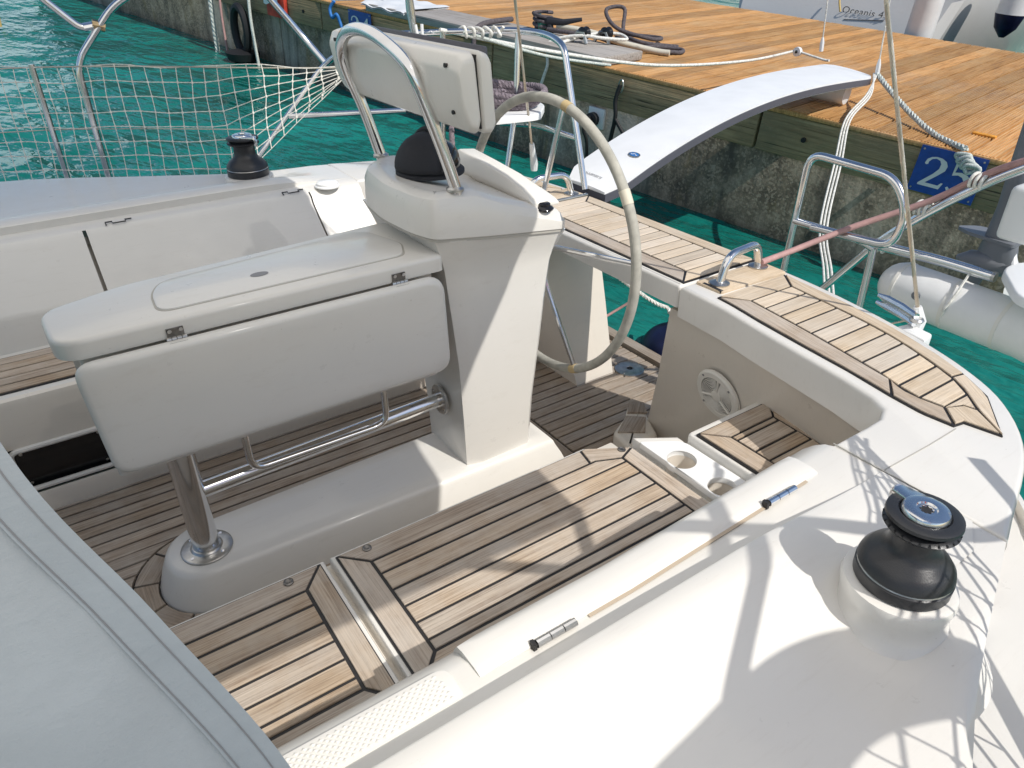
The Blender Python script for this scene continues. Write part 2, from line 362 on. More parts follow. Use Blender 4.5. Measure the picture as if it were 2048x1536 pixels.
# ================================================================== WATER AND DOCK (harbour frame)
wat = MB().add([(-60,-40,0),(90,-40,0),(90,120,0),(-60,120,0)], [(0,1,2,3)]).build('water', 'water', None, 0)
wat.matrix_world = MD @ Matrix.Translation((0,0,WW)); tag(wat, kind='structure')
DW = 4.84; PITCH = .1495
dock = MB().box((-6, V0+.05, WT-.32), (24, V0+DW-.05, WT-.034)).build('dock', 'concrete', None, 0); dock.matrix_world = MD; tag(dock, kind='structure')
# grooved deck boards, running across the dock, each a piece of its own
def board_mesh():
    w = PITCH - .011; prof = [(-w/2, -.03)]; k = 7; dw = w/k
    for i in range(k):
        x = -w/2 + i*dw
        prof += [(x + dw*.06, 0), (x + dw*.58, 0), (x + dw*.64, -.010), (x + dw*.98, -.010)]
    prof += [(w/2, -.03)]
    b = MB(); b.loft([[(x, y, z) for x, z in prof] for y in (-DW/2, DW/2)]); o = b.build('plank', 'dock_wood', None, 0); me = o.data; bpy.data.objects.remove(o); return me
bm_ = board_mesh(); i = 0; u = -2.2
while u < 17.5:
    o = bpy.data.objects.new('plank', bm_); col.objects.link(o); o.parent = dock
    o.location = (u, V0 + DW/2 + random.uniform(-.006, .006), WT + random.uniform(-.002, .002)); u += PITCH
# heavy fascia beams bolted along the face, concrete wall below
for a, b_ in ((-3.2, 2.38), (2.39, 5.11), (5.12, 7.87), (7.88, 10.6), (10.61, 14.5), (14.51, 18)):
    o = MB().box((a+.004, V0, WT-.315), (b_-.004, V0+.12, WT-.036)).build('fascia_beam', 'fascia_wood', None, 40, .012); o.parent = dock
    for q in (a+.35, b_-.35):
        bo = MB().lathe([(.018,-.012),(.018,0),(.006,.002)], (q, V0, WT-.17), 10, 'y').build('bolt', 'black_rubber', None, 40); bo.parent = dock
for a, b_ in ((-3.2, 7.55), (7.58, 9.0), (9.02, 18)):
    o = MB().box((a, V0+.03 + (.10 if a > 7 else 0), -3.2), (b_, V0+.6, WT-.30)).build('sea_wall', 'concrete', None, 40, .02); o.parent = dock
nose = MB().box((-3.2, V0-.012, WT-.034), (17.5, V0+.022, WT-.004)).build('nosing_strip', 'orange', None, 40, .003); nose.parent = dock
nose.data.materials.clear(); nose.data.materials.append(MATS['dock_wood'])

def text_mesh(txt, size, mat, name, extrude=.001, shear=0, space=1.0):
    cu = bpy.data.curves.new(name, 'FONT'); cu.body = txt; cu.size = size; cu.extrude = extrude; cu.shear = shear; cu.align_x = 'CENTER'; cu.align_y = 'CENTER'; cu.space_character = space; cu.resolution_u = 3
    t = bpy.data.objects.new(name, cu); col.objects.link(t); dg = bpy.context.evaluated_depsgraph_get(); dg.update()
    me = bpy.data.meshes.new_from_object(t.evaluated_get(dg)); bpy.data.objects.remove(t)
    o = bpy.data.objects.new(name, me); col.objects.link(o); me.materials.clear(); me.materials.append(MATS[mat]); return o
def serif_digit(d):
    """Didone-like numerals as outlines in a 0..1 high box"""
    if d == '2':
        P = [(.05,.0),(.60,.0),(.66,.22),(.61,.22),(.55,.115),(.22,.115),(.46,.42),(.60,.62),(.62,.78),(.56,.91),(.44,.985),(.30,1.0),(.17,.96),(.08,.87),(.05,.73),(.09,.69),(.14,.72),(.14,.80),(.20,.90),(.30,.94),(.40,.90),(.45,.80),(.44,.64),(.34,.45),(.05,.06)]
        return [P]
    if d == '4':
        return [[(.42,.0),(.58,.0),(.58,.26),(.70,.26),(.70,.33),(.58,.33),(.58,1.0),(.51,1.0),(.0,.31),(.0,.26),(.42,.26)], None, [(.42,.33),(.08,.33),(.42,.80)]]
    if d == '5':
        return [[(.10,1.0),(.58,1.0),(.54,.88),(.17,.88),(.15,.66),(.30,.70),(.46,.65),(.58,.52),(.61,.34),(.55,.15),(.42,.03),(.24,.0),(.10,.04),(.05,.12),(.10,.17),(.18,.08),(.28,.06),(.38,.12),(.44,.26),(.43,.42),(.35,.55),(.24,.59),(.10,.54)]]
def berth_sign(txt, u0, u1, w0, w1, base, label, tilt):
    r = droot('berth_sign', base, label, 'sign', 'blue berth number signs on the dock face')
    pl = MB().box((u0, V0-.034, w0), (u1, V0-.03, w1)).build('plate', 'sign_blue', None, 40); dpart(pl, r)
    H = (w1-w0)*.66; wd = (u1-u0)*.40
    for i, ch in enumerate(txt):
        shp = serif_digit(ch); x0 = u1 - (u1-u0)*.10 - i*(u1-u0)*.42; z0 = w0 + (w1-w0)*.16
        bm = bmesh.new()
        def ring(P): return [bm.verts.new((x0 - p[0]*wd/.66, V0-.0385, z0 + p[1]*H)) for p in P]
        vs_ = ring(shp[0]); es = [bm.edges.new((vs_[k], vs_[(k+1) % len(vs_)])) for k in range(len(vs_))]
        if len(shp) == 3:
            v2 = ring(shp[2]); es += [bm.edges.new((v2[k], v2[(k+1) % len(v2)])) for k in range(len(v2))]
        bmesh.ops.triangle_fill(bm, use_beauty=True, use_dissolve=False, edges=es)
        me = bpy.data.meshes.new('numeral'); bm.to_mesh(me); bm.free(); me.materials.append(MATS['paint_white']); o = bpy.data.objects.new('numeral', me); col.objects.link(o); o['label'] = 'white painted numeral ' + ch; dpart(o, r)
    for uu in (u0+.02, u1-.02):
        for ww in (w0+.02, w1-.02): dpart(MB().lathe([(.006,-.004),(.006,0)], (uu, V0-.035, ww), 8, 'y').build('screw', 'steel_dull'), r)
berth_sign('25', .885, 1.272, WT-.292, WT-.010, (1.07, V0, WT-.29), 'blue berth plate numbered 25 on the dock beam, partly behind the steel tubes', 0)
berth_sign('24', 6.90, 7.30, WT-.30, WT-.024, (7.1, V0, WT-.3), 'faded blue berth plate numbered 24 behind the white instrument housing', 0)
# weathered plank lying along the dock edge, with a white mat on its far end
dsolo(MB().box((3.80, V0-.06, WT+.005), (6.95, V0+.50, WT+.075)).build('edge_plank', 'old_plank', None, 40, .008), (5.4, V0+.2, WT), 'grey weathered plank lying along the dock edge under the cleat', 'plank')
q = MB(); nx, ny = 14, 8
q.loft([[(6.30 + i/nx*.72, V0-.075 + j/ny*.62, WT+.078 + .012*math.sin(i*1.1)*math.cos(j*.9) - (.03 if j == 0 else 0)) for j in range(ny+1)] for i in range(nx+1)], False)
q.loft([[(6.30 + i/nx*.72, V0-.075 + j/ny*.62, WT+.094 + .012*math.sin(i*1.1)*math.cos(j*.9) - (.03 if j == 0 else 0)) for j in range(ny+1)] for i in range(nx+1)], False)
dsolo(q.build('mat', 'plastic_white', None, 60), (6.66, V0+.2, WT+.08), 'frayed white mat on the far end of the grey dock plank', 'mat')
# cleat, fairlead rollers, lines on the plank
r = droot('mooring_cleat', (4.86, 5.78, WT+.075), 'black horned mooring cleat standing on the grey dock plank', 'cleat')
c0 = Vector((4.86, 5.58, WT+.075))
dpart(MB().tube([c0+Vector((.28,.14,.115)), c0+Vector((.17,.075,.095)), c0+Vector((.05,.02,.10)), c0+Vector((-.05,-.01,.10)), c0+Vector((-.17,.055,.10)), c0+Vector((-.30,.16,.135))], [.016,.026,.036,.036,.027,.016], 10).build('horn', 'cover_black'), r)
for s in (-.07, .07): dpart(MB().tube([c0+Vector((s,0,0)), c0+Vector((s*.8,0,.09))], [.04,.028], 10).build('foot', 'cover_black'), r)
dpart(MB().tube(spline([c0+Vector((.05+.09*math.cos(t*.9), .02+.07*math.sin(t*.9), .018+.012*t/2)) for t in range(26)], 3), .015, 8).build('line_turns', 'rope_dark'), r)
for k, (uu, vv) in enumerate(((4.30, 5.43), (4.20, 5.62))):
    r = droot('roller_fairlead', (uu, vv, WT+.075), ['steel fairlead with black roller at the plank edge, nearer the water', 'steel fairlead with black roller further in on the grey plank, beside the coil'][k], 'fairlead', 'roller fairleads on the dock plank')
    dpart(MB().tube([(uu-.06, vv, WT+.08), (uu-.02, vv, WT+.16), (uu+.05, vv, WT+.16), (uu+.10, vv, WT+.08)], .016, 6).build('bracket', 'steel_dull'), r)
    dpart(MB().lathe([(.02,-.04),(.052,-.03),(.04,0),(.052,.03),(.02,.04)], (uu, vv+.03, WT+.155), 16, 'y').build('roller', 'black_gloss'), r)
def drope(name, pts, rad, mat, label, tw=False, k=8, cat='rope', group=None):
    b = MB(); P = spline(pts, k)
    if tw: b.twist(P, rad, 3, rad*5.5)
    else: b.tube(P, rad, 7)
    o = b.build(name, mat, None, 70); return dsolo(o, tuple(pts[0]), label, cat, group)
zz = WT+.018
drope('mooring_rope', [(4.80,5.55,zz+.09),(4.55,5.60,zz+.09),(4.35,5.75,zz+.07),(4.2,5.95,zz),(4.05,6.25,zz),(3.85,6.35,zz),(3.78,6.2,zz),(3.95,6.05,zz+.01),(4.3,6.1,zz+.02),(4.6,6.35,zz+.02),(4.55,6.6,zz),(4.25,6.6,zz+.02),(4.2,6.35,zz+.04),(4.5,6.2,zz+.10),(4.72,6.3,zz+.22),(4.62,6.45,zz+.24),(4.48,6.3,zz+.06),(4.2,6.2,zz+.02),(3.95,6.45,zz)], .019, 'rope_dark', 'loose coils of dark brown mooring rope on the orange dock boards')
drope('hose', [(4.75,5.62,zz+.12),(4.45,5.75,zz+.10),(4.2,5.85,zz+.05),(3.9,6.0,zz+.012),(3.78,6.05,zz+.01)], .026, 'tape', 'cream hose sleeve lying across the dock plank beside the coil', cat='hose')
drope('mooring_line', [(5.1,5.75,zz+.13),(4.95,5.62,zz+.13),(4.86,5.55,zz+.10)], .045, 'green', 'short green sleeved line end beside the black cleat')
drope('lashing', [(4.62,V0-.02,WT-.02),(4.45,5.3,WT+.10),(4.28,5.42,WT+.14),(4.15,5.55,WT+.13),(4.05,5.75,WT+.12),(4.2,5.8,WT+.14),(4.32,5.55,WT+.13),(4.42,V0+.02,WT+.04),(4.40,V0-.04,WT-.10),(4.45,V0-.05,WT-.30),(4.42,V0-.06,WT-.55)], .014, 'rope_white', 'white lashing from the fairleads hanging down the dock face')
drope('mooring_line', [(5.30,5.6,WT+.12),(5.32,5.2,WT+.09),(5.28,V0-.08,WT-.05),(5.22,V0-.07,WT-.45),(5.15,V0-.06,WT-1.0)], .024, 'rope_dark', 'black mooring line dropping over the plank edge left of the steel rail')
drope('mooring_line', [(4.72,V0-.04,WT-.02),(4.74,V0-.05,WT-.25),(4.70,V0-.06,WT-.6)], .014, 'rope_dark', 'thin dark line hanging on the dock face behind the steel rail')
# hanging fender chain, hook, sockets on the wall
drope('mooring_line', [(3.60,V0-.05,WT-.10),(3.62,V0-.06,WT-.22),(3.60,V0-.06,WT-.36),(3.63,V0-.05,WT-.60),(3.62,V0-.05,WT-.95)], .018, 'black_rubber', 'black line hanging from a ring on the dock beam beside the gangway')
drope('mooring_line', [(3.60,V0-.06,WT-.36),(3.52,V0-.06,WT-.44),(3.44,V0-.06,WT-.50),(3.36,V0-.06,WT-.52)], .016, 'black_rubber', 'short black line end curling off the hanging line on the sea wall')
dsolo(MB().tube(spline([(3.60+.022*math.cos(a*math.pi/4), V0-.04, WT-.11+.05*math.sin(a*math.pi/4)) for a in range(8)], 3, True), .007, 6, True).build('mooring_ring', 'steel_dull'), (3.6, V0-.04, WT-.16), 'steel eye on the dock beam holding the black hanging line', 'ring')
r = droot('power_socket', (3.85, V0, WT-.45), 'white square shore power socket with black plug on the sea wall', 'socket')
dpart(MB().box((3.76, V0+.0, WT-.50), (3.93, V0+.03, WT-.335)).build('plate', 'plastic_white', None, 40, .006), r)
dpart(MB().lathe([(.030,-.10),(.036,-.06),(.058,-.05),(.058,-.005),(.045,0)], (3.86, V0, WT-.43), 18, 'y').build('plug', 'black_rubber'), r)
dpart(MB().tube(spline([(3.86,V0-.09,WT-.43),(3.86,V0-.13,WT-.50),(3.84,V0-.09,WT-.62),(3.83,V0-.05,WT-.95)], 6), .014, 7).build('cable', 'black_rubber'), r)
r = droot('dock_fender', (9.55, V0-.1, -2.9), 'black weed covered tyre and chain fender hanging on the far dock wall', 'fender')
dpart(MB().tube(spline([(9.55+.16*math.sin(a*math.pi/4), V0-.12, -1.72-.27*math.cos(a*math.pi/4)) for a in range(8)], 4, True), .05, 8, True).build('ring', 'black_rubber'), r)
q = MB()
for k in range(7): q.lathe([(.05,-.08),(.19+.03*math.sin(k*2.3),-.05),(.20+.02*math.cos(k),.04),(.06,.08)], (9.55+.03*math.sin(k*1.7), V0-.14, -2.02-k*.14), 12)
dpart(q.build('chain_bundle', 'black_rubber'), r)
drope('mooring_line', [(10.35,V0-.05,WT+.1),(10.30,V0-.10,WT-.4),(10.28,V0-.12,WT-1.0),(10.35,V0-.12,WT-1.6)], .032, 'rope_green', 'thick pale green line hanging on the far dock wall', True)
drope('mooring_line', [(10.10,V0-.05,WT+.1),(10.05,V0-.1,WT-.5),(9.98,V0-.12,WT-1.1)], .016, 'rope_pink', 'thin reddish line hanging beside the thick green one')
drope('mooring_line', [(9.35,V0-.05,WT+.1),(9.30,V0-.1,WT-.4),(9.2,V0-.12,WT-1.0),(9.15,V0-.12,WT-1.5)], .02, 'rope_green', 'pale line hanging past the black tyre fender')
dsolo(MB().box((8.55, V0-.06, WT-.30), (8.95, V0-.005, WT+.06)).build('fender_board', 'red', None, 40, .01), (8.75, V0-.03, WT-.3), 'faded red board fixed to the dock beam above the net', 'board')
q = MB().loft([[(8.62+i*.045, V0-.10, WT-.05-.11*j/4-.015*math.sin(i*1.3)) for i in range(8)] for j in range(5)], False); dsolo(q.build('rag', 'plastic_white', None, 60), (8.8, V0-.1, WT-.18), 'pale rag hanging on the red dock board', 'cloth')
drope('mooring_line', [(7.55,V0-.03,WT+.02),(7.60,V0-.06,WT-.06),(7.55,V0-.07,WT-.14),(7.48,V0-.06,WT-.10),(7.45,V0-.04,WT-.18),(7.40,V0-.05,WT-.24)], .018, 'blue_line', 'tangled blue and white line beside the berth plate 24')
drope('mooring_line', [(7.62,V0-.02,WT+.02),(7.3,V0+.1,WT+.06),(6.95,V0+.2,WT+.12)], .010, 'rope_white', 'thin white cord running to the white mat on the dock')
dsolo(MB().box((1.00, 5.655, WT), (1.14, 5.705, WT+.012)).build('tag', 'orange', None, 40, .002), (1.07, 5.68, WT), 'small orange plate lying on the grooved dock boards', 'plate')
# ------------------------------------------------------------------ the yacht berthed on the far side of the dock
r = droot('moored_yacht', (4.2, 11.5, WW), 'white sailing yacht moored stern-to on the far side of the dock', 'boat')
secs = []
for vv, hw, zt in ((10.12, 1.36, -.30), (10.5, 1.48, -.25), (11.5, 1.66, -.2), (13.5, 1.85, -.15), (17, 1.75, -.05), (21, .9, .1), (22.6, .05, .15)):
    k_ = 1 if vv < 10.3 else (.4 if vv < 11 else 0); oo = lambda a: vv + a*k_
    secs.append([(4.25-hw, oo(.80), zt), (4.25-hw*.99, oo(.55), zt-.55), (4.25-hw*.90, oo(.25), zt-1.15), (4.25-hw*.62, oo(0), zt-1.95), (4.25, oo(0), zt-2.15),
                 (4.25+hw*.62, oo(0), zt-1.95), (4.25+hw*.90, oo(.25), zt-1.15), (4.25+hw*.99, oo(.55), zt-.55), (4.25+hw, oo(.80), zt), (4.25+hw*.5, oo(.80), zt+.03), (4.25, oo(.80), zt+.04), (4.25-hw*.5, oo(.80), zt+.03)])
dpart(MB().loft(secs).build('hull', 'gelcoat_cool', None, 25), r)
dpart(MB().tube([(4.25-1.30, 10.70, -.80), (4.25-1.0, 10.68, -.82), (4.25-.2, 10.66, -.84)], .012, 6).build('stripe', 'hull_stripe'), r)
t = text_mesh('Oceanis 43', .125, 'ink_grey', 'lettering', .002, .25, 1.05); t.rotation_euler = (R(90-25), 0, R(180)); t.location = (3.83, 10.525, -1.065); t['label'] = 'grey slanted name lettering'; dpart(t, r)
dpart(MB().tube([(3.56,10.515,-1.12),(4.05,10.495,-1.17)], .006, 6).build('underline', 'ink_grey'), r)
def fender_shape(cx, cy, top, h, rad):
    n = 7; return [(rad*.2, top)] + [(rad*math.sin(math.pi/2*(i+1)/n), top-.9*rad*(1-math.cos(math.pi/2*(i+1)/n))) for i in range(n)] + [(rad, top-h+rad)] + [(rad*math.cos(math.pi/2*(i+1)/n), top-h+rad-rad*1.3*math.sin(math.pi/2*(i+1)/n)) for i in range(n-1)] + [(rad*.12, top-h-rad*.35)]
o = MB().lathe(fender_shape(0,0,0,1.35,.155), (3.02, 10.22, -.12), 20).build('fender', 'fender_white'); dsolo(o, (3.02, 10.22, -1.5), 'tall white fender standing against the stern of the yacht across the dock', 'fender')
r2 = droot('fender', (2.30, 10.9, -1.0), 'white fender with navy tip hanging further right over the water', 'fender')
dpart(MB().lathe([(.03,0),(.15,-.1),(.16,-.55)], (2.30, 10.9, -.35), 20).build('body', 'fender_white'), r2)
dpart(MB().lathe([(.161,-.55),(.12,-.70),(.03,-.80)], (2.30, 10.9, -.35), 20).build('tip', 'navy'), r2)
drope('mooring_line', [(4.1,10.55,-.70),(4.15,10.42,-.90),(4.08,10.38,-1.08)], .012, 'yellow_rope', 'short fraying cord hanging on the stern of the yacht across the dock')
# engine and gear at the right hand end of the far side
r = droot('moored_launch', (1.0, 11.2, WW), 'grey and black launch with outboard gear at the far right edge of the dock', 'boat')
secs = [[(1.55, v_, -.5-k), (1.62-.2*k, v_, -1.0), (1.45, v_, -2.2), (-.8, v_, -2.2), (-1.0, v_, -1.0), (-.9, v_, -.5-k)] for v_, k in ((10.05, .35), (10.8, .15), (13, 0), (16, 0))]
dpart(MB().loft(secs).build('hull', 'outboard_grey', None, 30), r)
q = MB()
for k in range(9): q.tube(spline([(1.25-.07*k+random.uniform(-.1,.1), 10.15+random.uniform(-.1,.3), -.75+random.uniform(-.2,.25)) for _ in range(4)], 5), .025, 6)
dpart(q.build('cables', 'black_rubber'), r)
dpart(MB().lathe([(.05,-.1),(.24,-.09),(.26,0),(.24,.09),(.05,.1)], (.95, 10.25, -.75), 20, 'x').build('engine_wheel', 'black_rubber'), r)
dpart(MB().box((.35,10.0,-.85),(.95,10.6,-.30)).build('cowling', 'black_gloss', None, 40, .08, 3), r)
dpart(MB().box((.30,9.98,-1.1),(.75,10.3,-.86)).build('panel', 'plastic_white', None, 40, .05, 3), r)
q = MB()
for a in range(5): q.tube([(1.15-a*.12, 10.02, -.95), (1.25-a*.10, 10.12, -.55)], .018, 6)
dpart(q.build('levers', 'steel_dull'), r)

# ================================================================== THE YACHT: hull, coamings, seats, sole
yacht = root('sailing_yacht', (.8, YC, -.04), 'cream white sailing yacht cockpit with teak laid seats and sole', 'boat')
def yp(o, label=None):
    part(o, yacht)
    if label: o['label'] = label
    return o
EDGE = [(-2.2, -.80), (-1.2, -.62), (-.05, -.36), (.57, -.05), (.97, .16), (1.39, .32), (1.70, .43), (1.88, .56), (1.98, .71), (2.05, .90), (2.10, 1.10), (2.135, 1.33), (2.145, 1.54)]
edge_s = [(p.x, p.y) for p in spline([(x, y, 0) for x, y in EDGE], 5)]
def edge_y(x): return interp(edge_s, x)
OFF = [(-2.2,.42),(.2,.40),(1.0,.32),(1.4,.20),(1.7,.07),(1.9,.0)]
def hull_y(x): return edge_y(x) - interp(OFF, x)
SZ = -.04        # sole
# hull shell on both sides
for s in (0, 1):
    rings = []
    for x, y in edge_s:
        if x < 1.6: nx, ny = -.35, .94
        else: nx, ny = -.8, .5
        o_ = interp(OFF, x); y -= o_; zt_ = .745 if o_ < .005 else .625
        P = [(x, y+.03, zt_-.03), (x, y+.022, zt_), (x, y+.006, zt_), (x, y-.004, zt_-.03), (x, y-.01, .45), (x-.04, y+.03, .0), (x-.12, y+.14, -.5), (x-.25, y+.45, -1.1)]
        rings.append([mir(p) if s else p for p in P])
    yp(MB().loft(rings, False).build('hull', 'gelcoat', None, 40), 'white topsides')
# coaming with side deck; profile lofted along x
def coam_profile(x, side):
    e = edge_y(x); t = max(0, min(1, (x - .9) / .45)); t = t*t*(3-2*t)
    t2 = max(0, min(1, (x - .72) / .64)); zl = .770 if side else .720 + .049*t2          # ledge carrying the lid, lower than the crest on the near side
    yi = .0 if side else .008*(1-t2); yc = .634 if side else .577
    P = ([(.962, .40), (.960, .425), (.940, .535), (.930, .557), (.755+yi, zl-.055)] if side else [(.795, .40), (.79, .425), (.785, .535), (.782, .557), (.768+yi*.5, zl-.055)]) + [(.742+yi, zl-.028), (.718+yi, zl-.011), (.693+yi, zl-.002), (yc+.004, zl), (yc, zl), (yc, .799), (yc-.006, .803),
         (.530, .805), (.512, .802), (.43, .765), (.412, .758), (.34, .737), (max(e+.12, .22), .735), (e+.045, .752), (e+.02, .750), (e+.004, .736), (e-.012, .59)]
    Q = []
    for i, (y, z) in enumerate(P):
        if 10 <= i < 21: z = z + ((.770 if i < 18 else .765) - z)*t
        if e > .30 and i in (14, 15, 16, 17): y = max(y, e+.07)
        Q.append((x, y, z))
    return [mir(p) for p in Q] if side else Q
def frange(a, b, n): return [a + (b-a)*i/n for i in range(n+1)]
yp(MB().loft([coam_profile(x, 0) for x in frange(-1.8, 1.372, 40)], False).build('coaming', 'gelcoat', None, 38), 'near side coaming and side deck')
yp(MB().loft([coam_profile(x, 1)[6:] for x in frange(-1.8, 1.372, 40)], False).build('coaming', 'gelcoat', None, 38), 'far side coaming and side deck')
for s in (0, 1):
    rings = [[(x, edge_y(x)+.03, .60), (x, (edge_y(x)+hull_y(x))/2, .605), (x, hull_y(x)+.02, .598)] for x in frange(-1.8, 1.86, 30)]
    yp(MB().loft([[mir(p) for p in r_] if s else r_ for r_ in rings], False).build('side_deck', 'gelcoat', None, 0), ['near', 'far'][s] + ' side deck')
# far backrest panels with open gaps between them, dark void behind
for a, b_ in ((-1.8, .163), (.177, 1.117), (1.124, 1.372)):
    yp(MB().loft([[p for p in coam_profile(x, 1)[:7]] for x in frange(a, b_, 16)], False).build('backrest_panel', 'gelcoat', None, 50))
yp(MB().loft([[(x, y+.07, z-.025) for x, y, z in coam_profile(x, 1)[:6]] for x in frange(-1.8, 1.37, 4)], False).build('locker_void', 'gelcoat_warm', None, 0))
for x in (.30, 1.045):      # flush latches on the far coaming edge
    z = .766; y = 2*YC - .70
    yp(MB().tube([(x-.045,y-.02,z),(x-.045,y,z+.006),(x-.02,y,z+.006),(x-.02,y-.016,z+.003),(x+.03,y-.016,z+.003),(x+.03,y,z+.006),(x+.055,y,z+.006)], .0028, 5).build('latch', 'black_rubber', None, 60))
# near quarter and far quarter blocks
inner = [(1.372,.700),(1.50,.700),(1.56,.702),(1.605,.722),(1.632,.77),(1.655,.87),(1.68,1.045),(1.702,1.205),(1.725,1.331),(1.738,1.535)]
outer = [(x, y) for x, y in edge_s if x > 1.372]
outer = [(1.372, edge_y(1.372))] + outer
for s in (0, 1):
    top = inner + [(2.145, 1.535)] + outer[::-1][1:]
    def lowring(z, o_, ye_): return [(x + (o_ if i > 3 else 0), y + (.008 if i < 3 else 0), z) for i, (x, y) in enumerate(inner[:-1])] + [(1.738+o_, ye_, z), (2.14, ye_, z), (2.14, 1.50, z)] + [(x-.01, y+.01, z) for x, y in outer[::-1][1:]]
    if s: top = [mir(p) for p in top]
    lr = [lowring(-.5, .25, 1.86), lowring(-.05, .18, 1.79), lowring(.30, .12, 1.70), lowring(.657, .035, 1.60)]
    if s: lr = [[mir(p) for p in r_] for r_ in lr]
    yp(MB().loft(lr).build('quarter_block', 'gelcoat_warm', None, 30), ['near', 'far'][s] + ' stern quarter moulding')
    yp(MB().prism(top, .660, .770, .014, 4).build('quarter_deck', 'gelcoat', None, 30), ['near', 'far'][s] + ' stern quarter top moulding')
# thin joint lines of the mouldings on the near coaming top
for P in ([(1.374,.70,.7705),(1.374,.577,.7705)], [(1.374,.577,.7705),(1.55,.572,.7705),(1.665,.572,.7705)], [(1.374,.577,.7705),(1.38,.47,.769),(1.40,.38,.764)]):
    yp(MB().tube(P, .0016, 4).build('joint_line', 'groove', None, 0))
# teak on the quarters
INS = [(.633,1.723),(.689,1.714),(.736,1.716),(.787,1.740),(.92,1.765),(1.032,1.787),(1.191,1.811),(1.294,1.825),(1.40,1.838)]     # inner seam x(y)
OUS = [(.579,1.778),(.654,1.85),(.702,1.883),(.794,1.924),(.879,1.955),(.975,1.983),(1.078,2.0),(1.196,2.016),(1.318,2.03),(1.40,2.035)]   # outer seam
INB = [(.578,1.666),(.651,1.658),(.738,1.668),(.871,1.692),(1.045,1.713),(1.205,1.735),(1.331,1.758),(1.40,1.765)]
OUB = [(.492,1.718),(.601,1.869),(.692,1.93),(.801,1.98),(.962,2.03),(1.121,2.065),(1.239,2.08),(1.40,2.10)]
ZQ = .7785
for s in (0, 1):
    fl = (lambda P: [mir(p) for p in P]) if s else (lambda P: P)
    ys = [1.40-.02*i for i in range(46)]
    slab = [(interp(INB, y), y) for y in ys if y > .58] + [(1.666,.578),(1.70,.572),(1.718,.492)] + [(interp(OUB, y), y) for y in ys[::-1] if y > .495]
    qd = MB().prism(fl(slab), .765, .7745).build('teak_bed', 'caulk', None, 0); yp(qd)
    qd['label'] = ['near', 'far'][s] + ' quarter teak inlay'
    y = 1.318
    while y > .634:
        y2 = max(y - .0625, .633)
        plank(fl([(interp(INS, y), y), (interp(OUS, y), y), (interp(OUS, y2), y2), (interp(INS, y2), y2)]), ZQ, 'teak_pale', qd)
        y = y2
    plank(fl([(1.723,.633),(1.831,.633),(1.778,.579),(1.770,.612)]), ZQ, 'teak_pale', qd)
    plank(fl([(1.723,.633),(1.770,.612),(1.778,.579),(1.718,.492),(1.70,.572),(1.666,.578)]), ZQ, 'teak_pale', qd, R(60))
    for tab, bor, mt, sp in ((INS, INB, 'teak', ((1.318,.787,1.397,.738),(.787,.633,.738,.578))), (OUS, OUB, 'teak_pale', ((1.318,.702,1.397,.692),(.702,.579,.692,.492)))):
        for t0, t1, b0_, b1_ in sp:
            P = [(interp(tab, t), t) for t in frange(t0, t1, 8)] + [(interp(bor, t), t) for t in frange(b1_, b0_, 8)]
            ang = math.atan2(t1-t0, interp(tab, t1)-interp(tab, t0)); plank(fl(P), ZQ, mt, qd, -ang if s else ang)
    plank(fl([(1.768,1.40),(2.098,1.40),(2.030,1.318),(1.828,1.318)]), ZQ, 'teak_pale', qd)
# bridging seat across the open stern
bs = yp(MB().prism(rpoly([(1.740,1.541),(2.142,1.541),(2.142,2.499),(1.740,2.499)], [.012]*4), .688, .770, .013, 4).build('stern_seat', 'gelcoat', None, 30), 'teak topped seat bridging the open stern')
yp(MB().box((1.80,1.545,.60),(2.12,2.495,.689)).build('seat_web', 'gelcoat_warm', None, 30, .01)) if False else None
bed = MB().prism([(1.762,1.548),(2.128,1.548),(2.128,2.492),(1.762,2.492)], .765, .7745).build('teak_bed', 'caulk', None, 0); bed.parent = bs
y = 1.612
while y < 2.42:
    plank([(1.838,y),(2.062,y),(2.062,y+.0585),(1.838,y+.0585)], ZQ, 'teak_pale', bs); y += .0585
ye = y
plank([(1.764,1.55),(1.838,1.612),(1.838,ye),(1.764,2.49)], ZQ, 'teak', bs, R(90)); plank([(2.126,1.55),(2.062,1.612),(2.062,ye),(2.126,2.49)], ZQ, 'teak_pale', bs, R(90))
plank([(1.764,1.55),(2.126,1.55),(2.062,1.612),(1.838,1.612)], ZQ, 'teak_pale', bs); plank([(1.764,2.49),(2.126,2.49),(2.062,ye),(1.838,ye)], ZQ, 'teak_pale', bs)
o = MB().box((1.755,2.493,.768),(2.13,2.512,.786)).build('end_trim', 'steel_dull', None, 30, .006); o.parent = bs
# hand grips on teak pads either side of the stern seat
for s in (0, 1):
    fl = (lambda P: [mir(p) for p in P]) if s else (lambda P: P)
    pad = yp(MB().prism(fl(rpoly([(1.80,1.415),(2.118,1.405),(2.124,1.525),(1.795,1.525)], .01)), .766, .7795, .003, 2).build('grip_pad', 'teak_pale', None, 30), ['near', 'far'][s] + ' wooden pad under the hand grip')
    P = fillet([(1.845,1.465,.78), (1.875,1.468,.872), (2.045,1.488,.872), (2.073,1.492,.78)], .055)
    if s: P = [mir(tuple(p)) for p in P]
    h = yp(MB().tube(P, .0142, 14).build('hand_grip', 'steel'), ['near', 'far'][s] + ' stainless hand grip beside the stern seat')
    for q in (P[0], P[-1]):
        f = MB().lathe([(.034,0),(.034,.004),(.018,.010)], (q[0], q[1], .780), 20).build('flange', 'steel_dull'); f.parent = h
    sl = MB().prism(fl([(1.80,1.418),(1.812,1.418),(1.812,1.50),(1.80,1.50)]), .772, .7805).build('slot', 'caulk', None, 0); sl.parent = pad
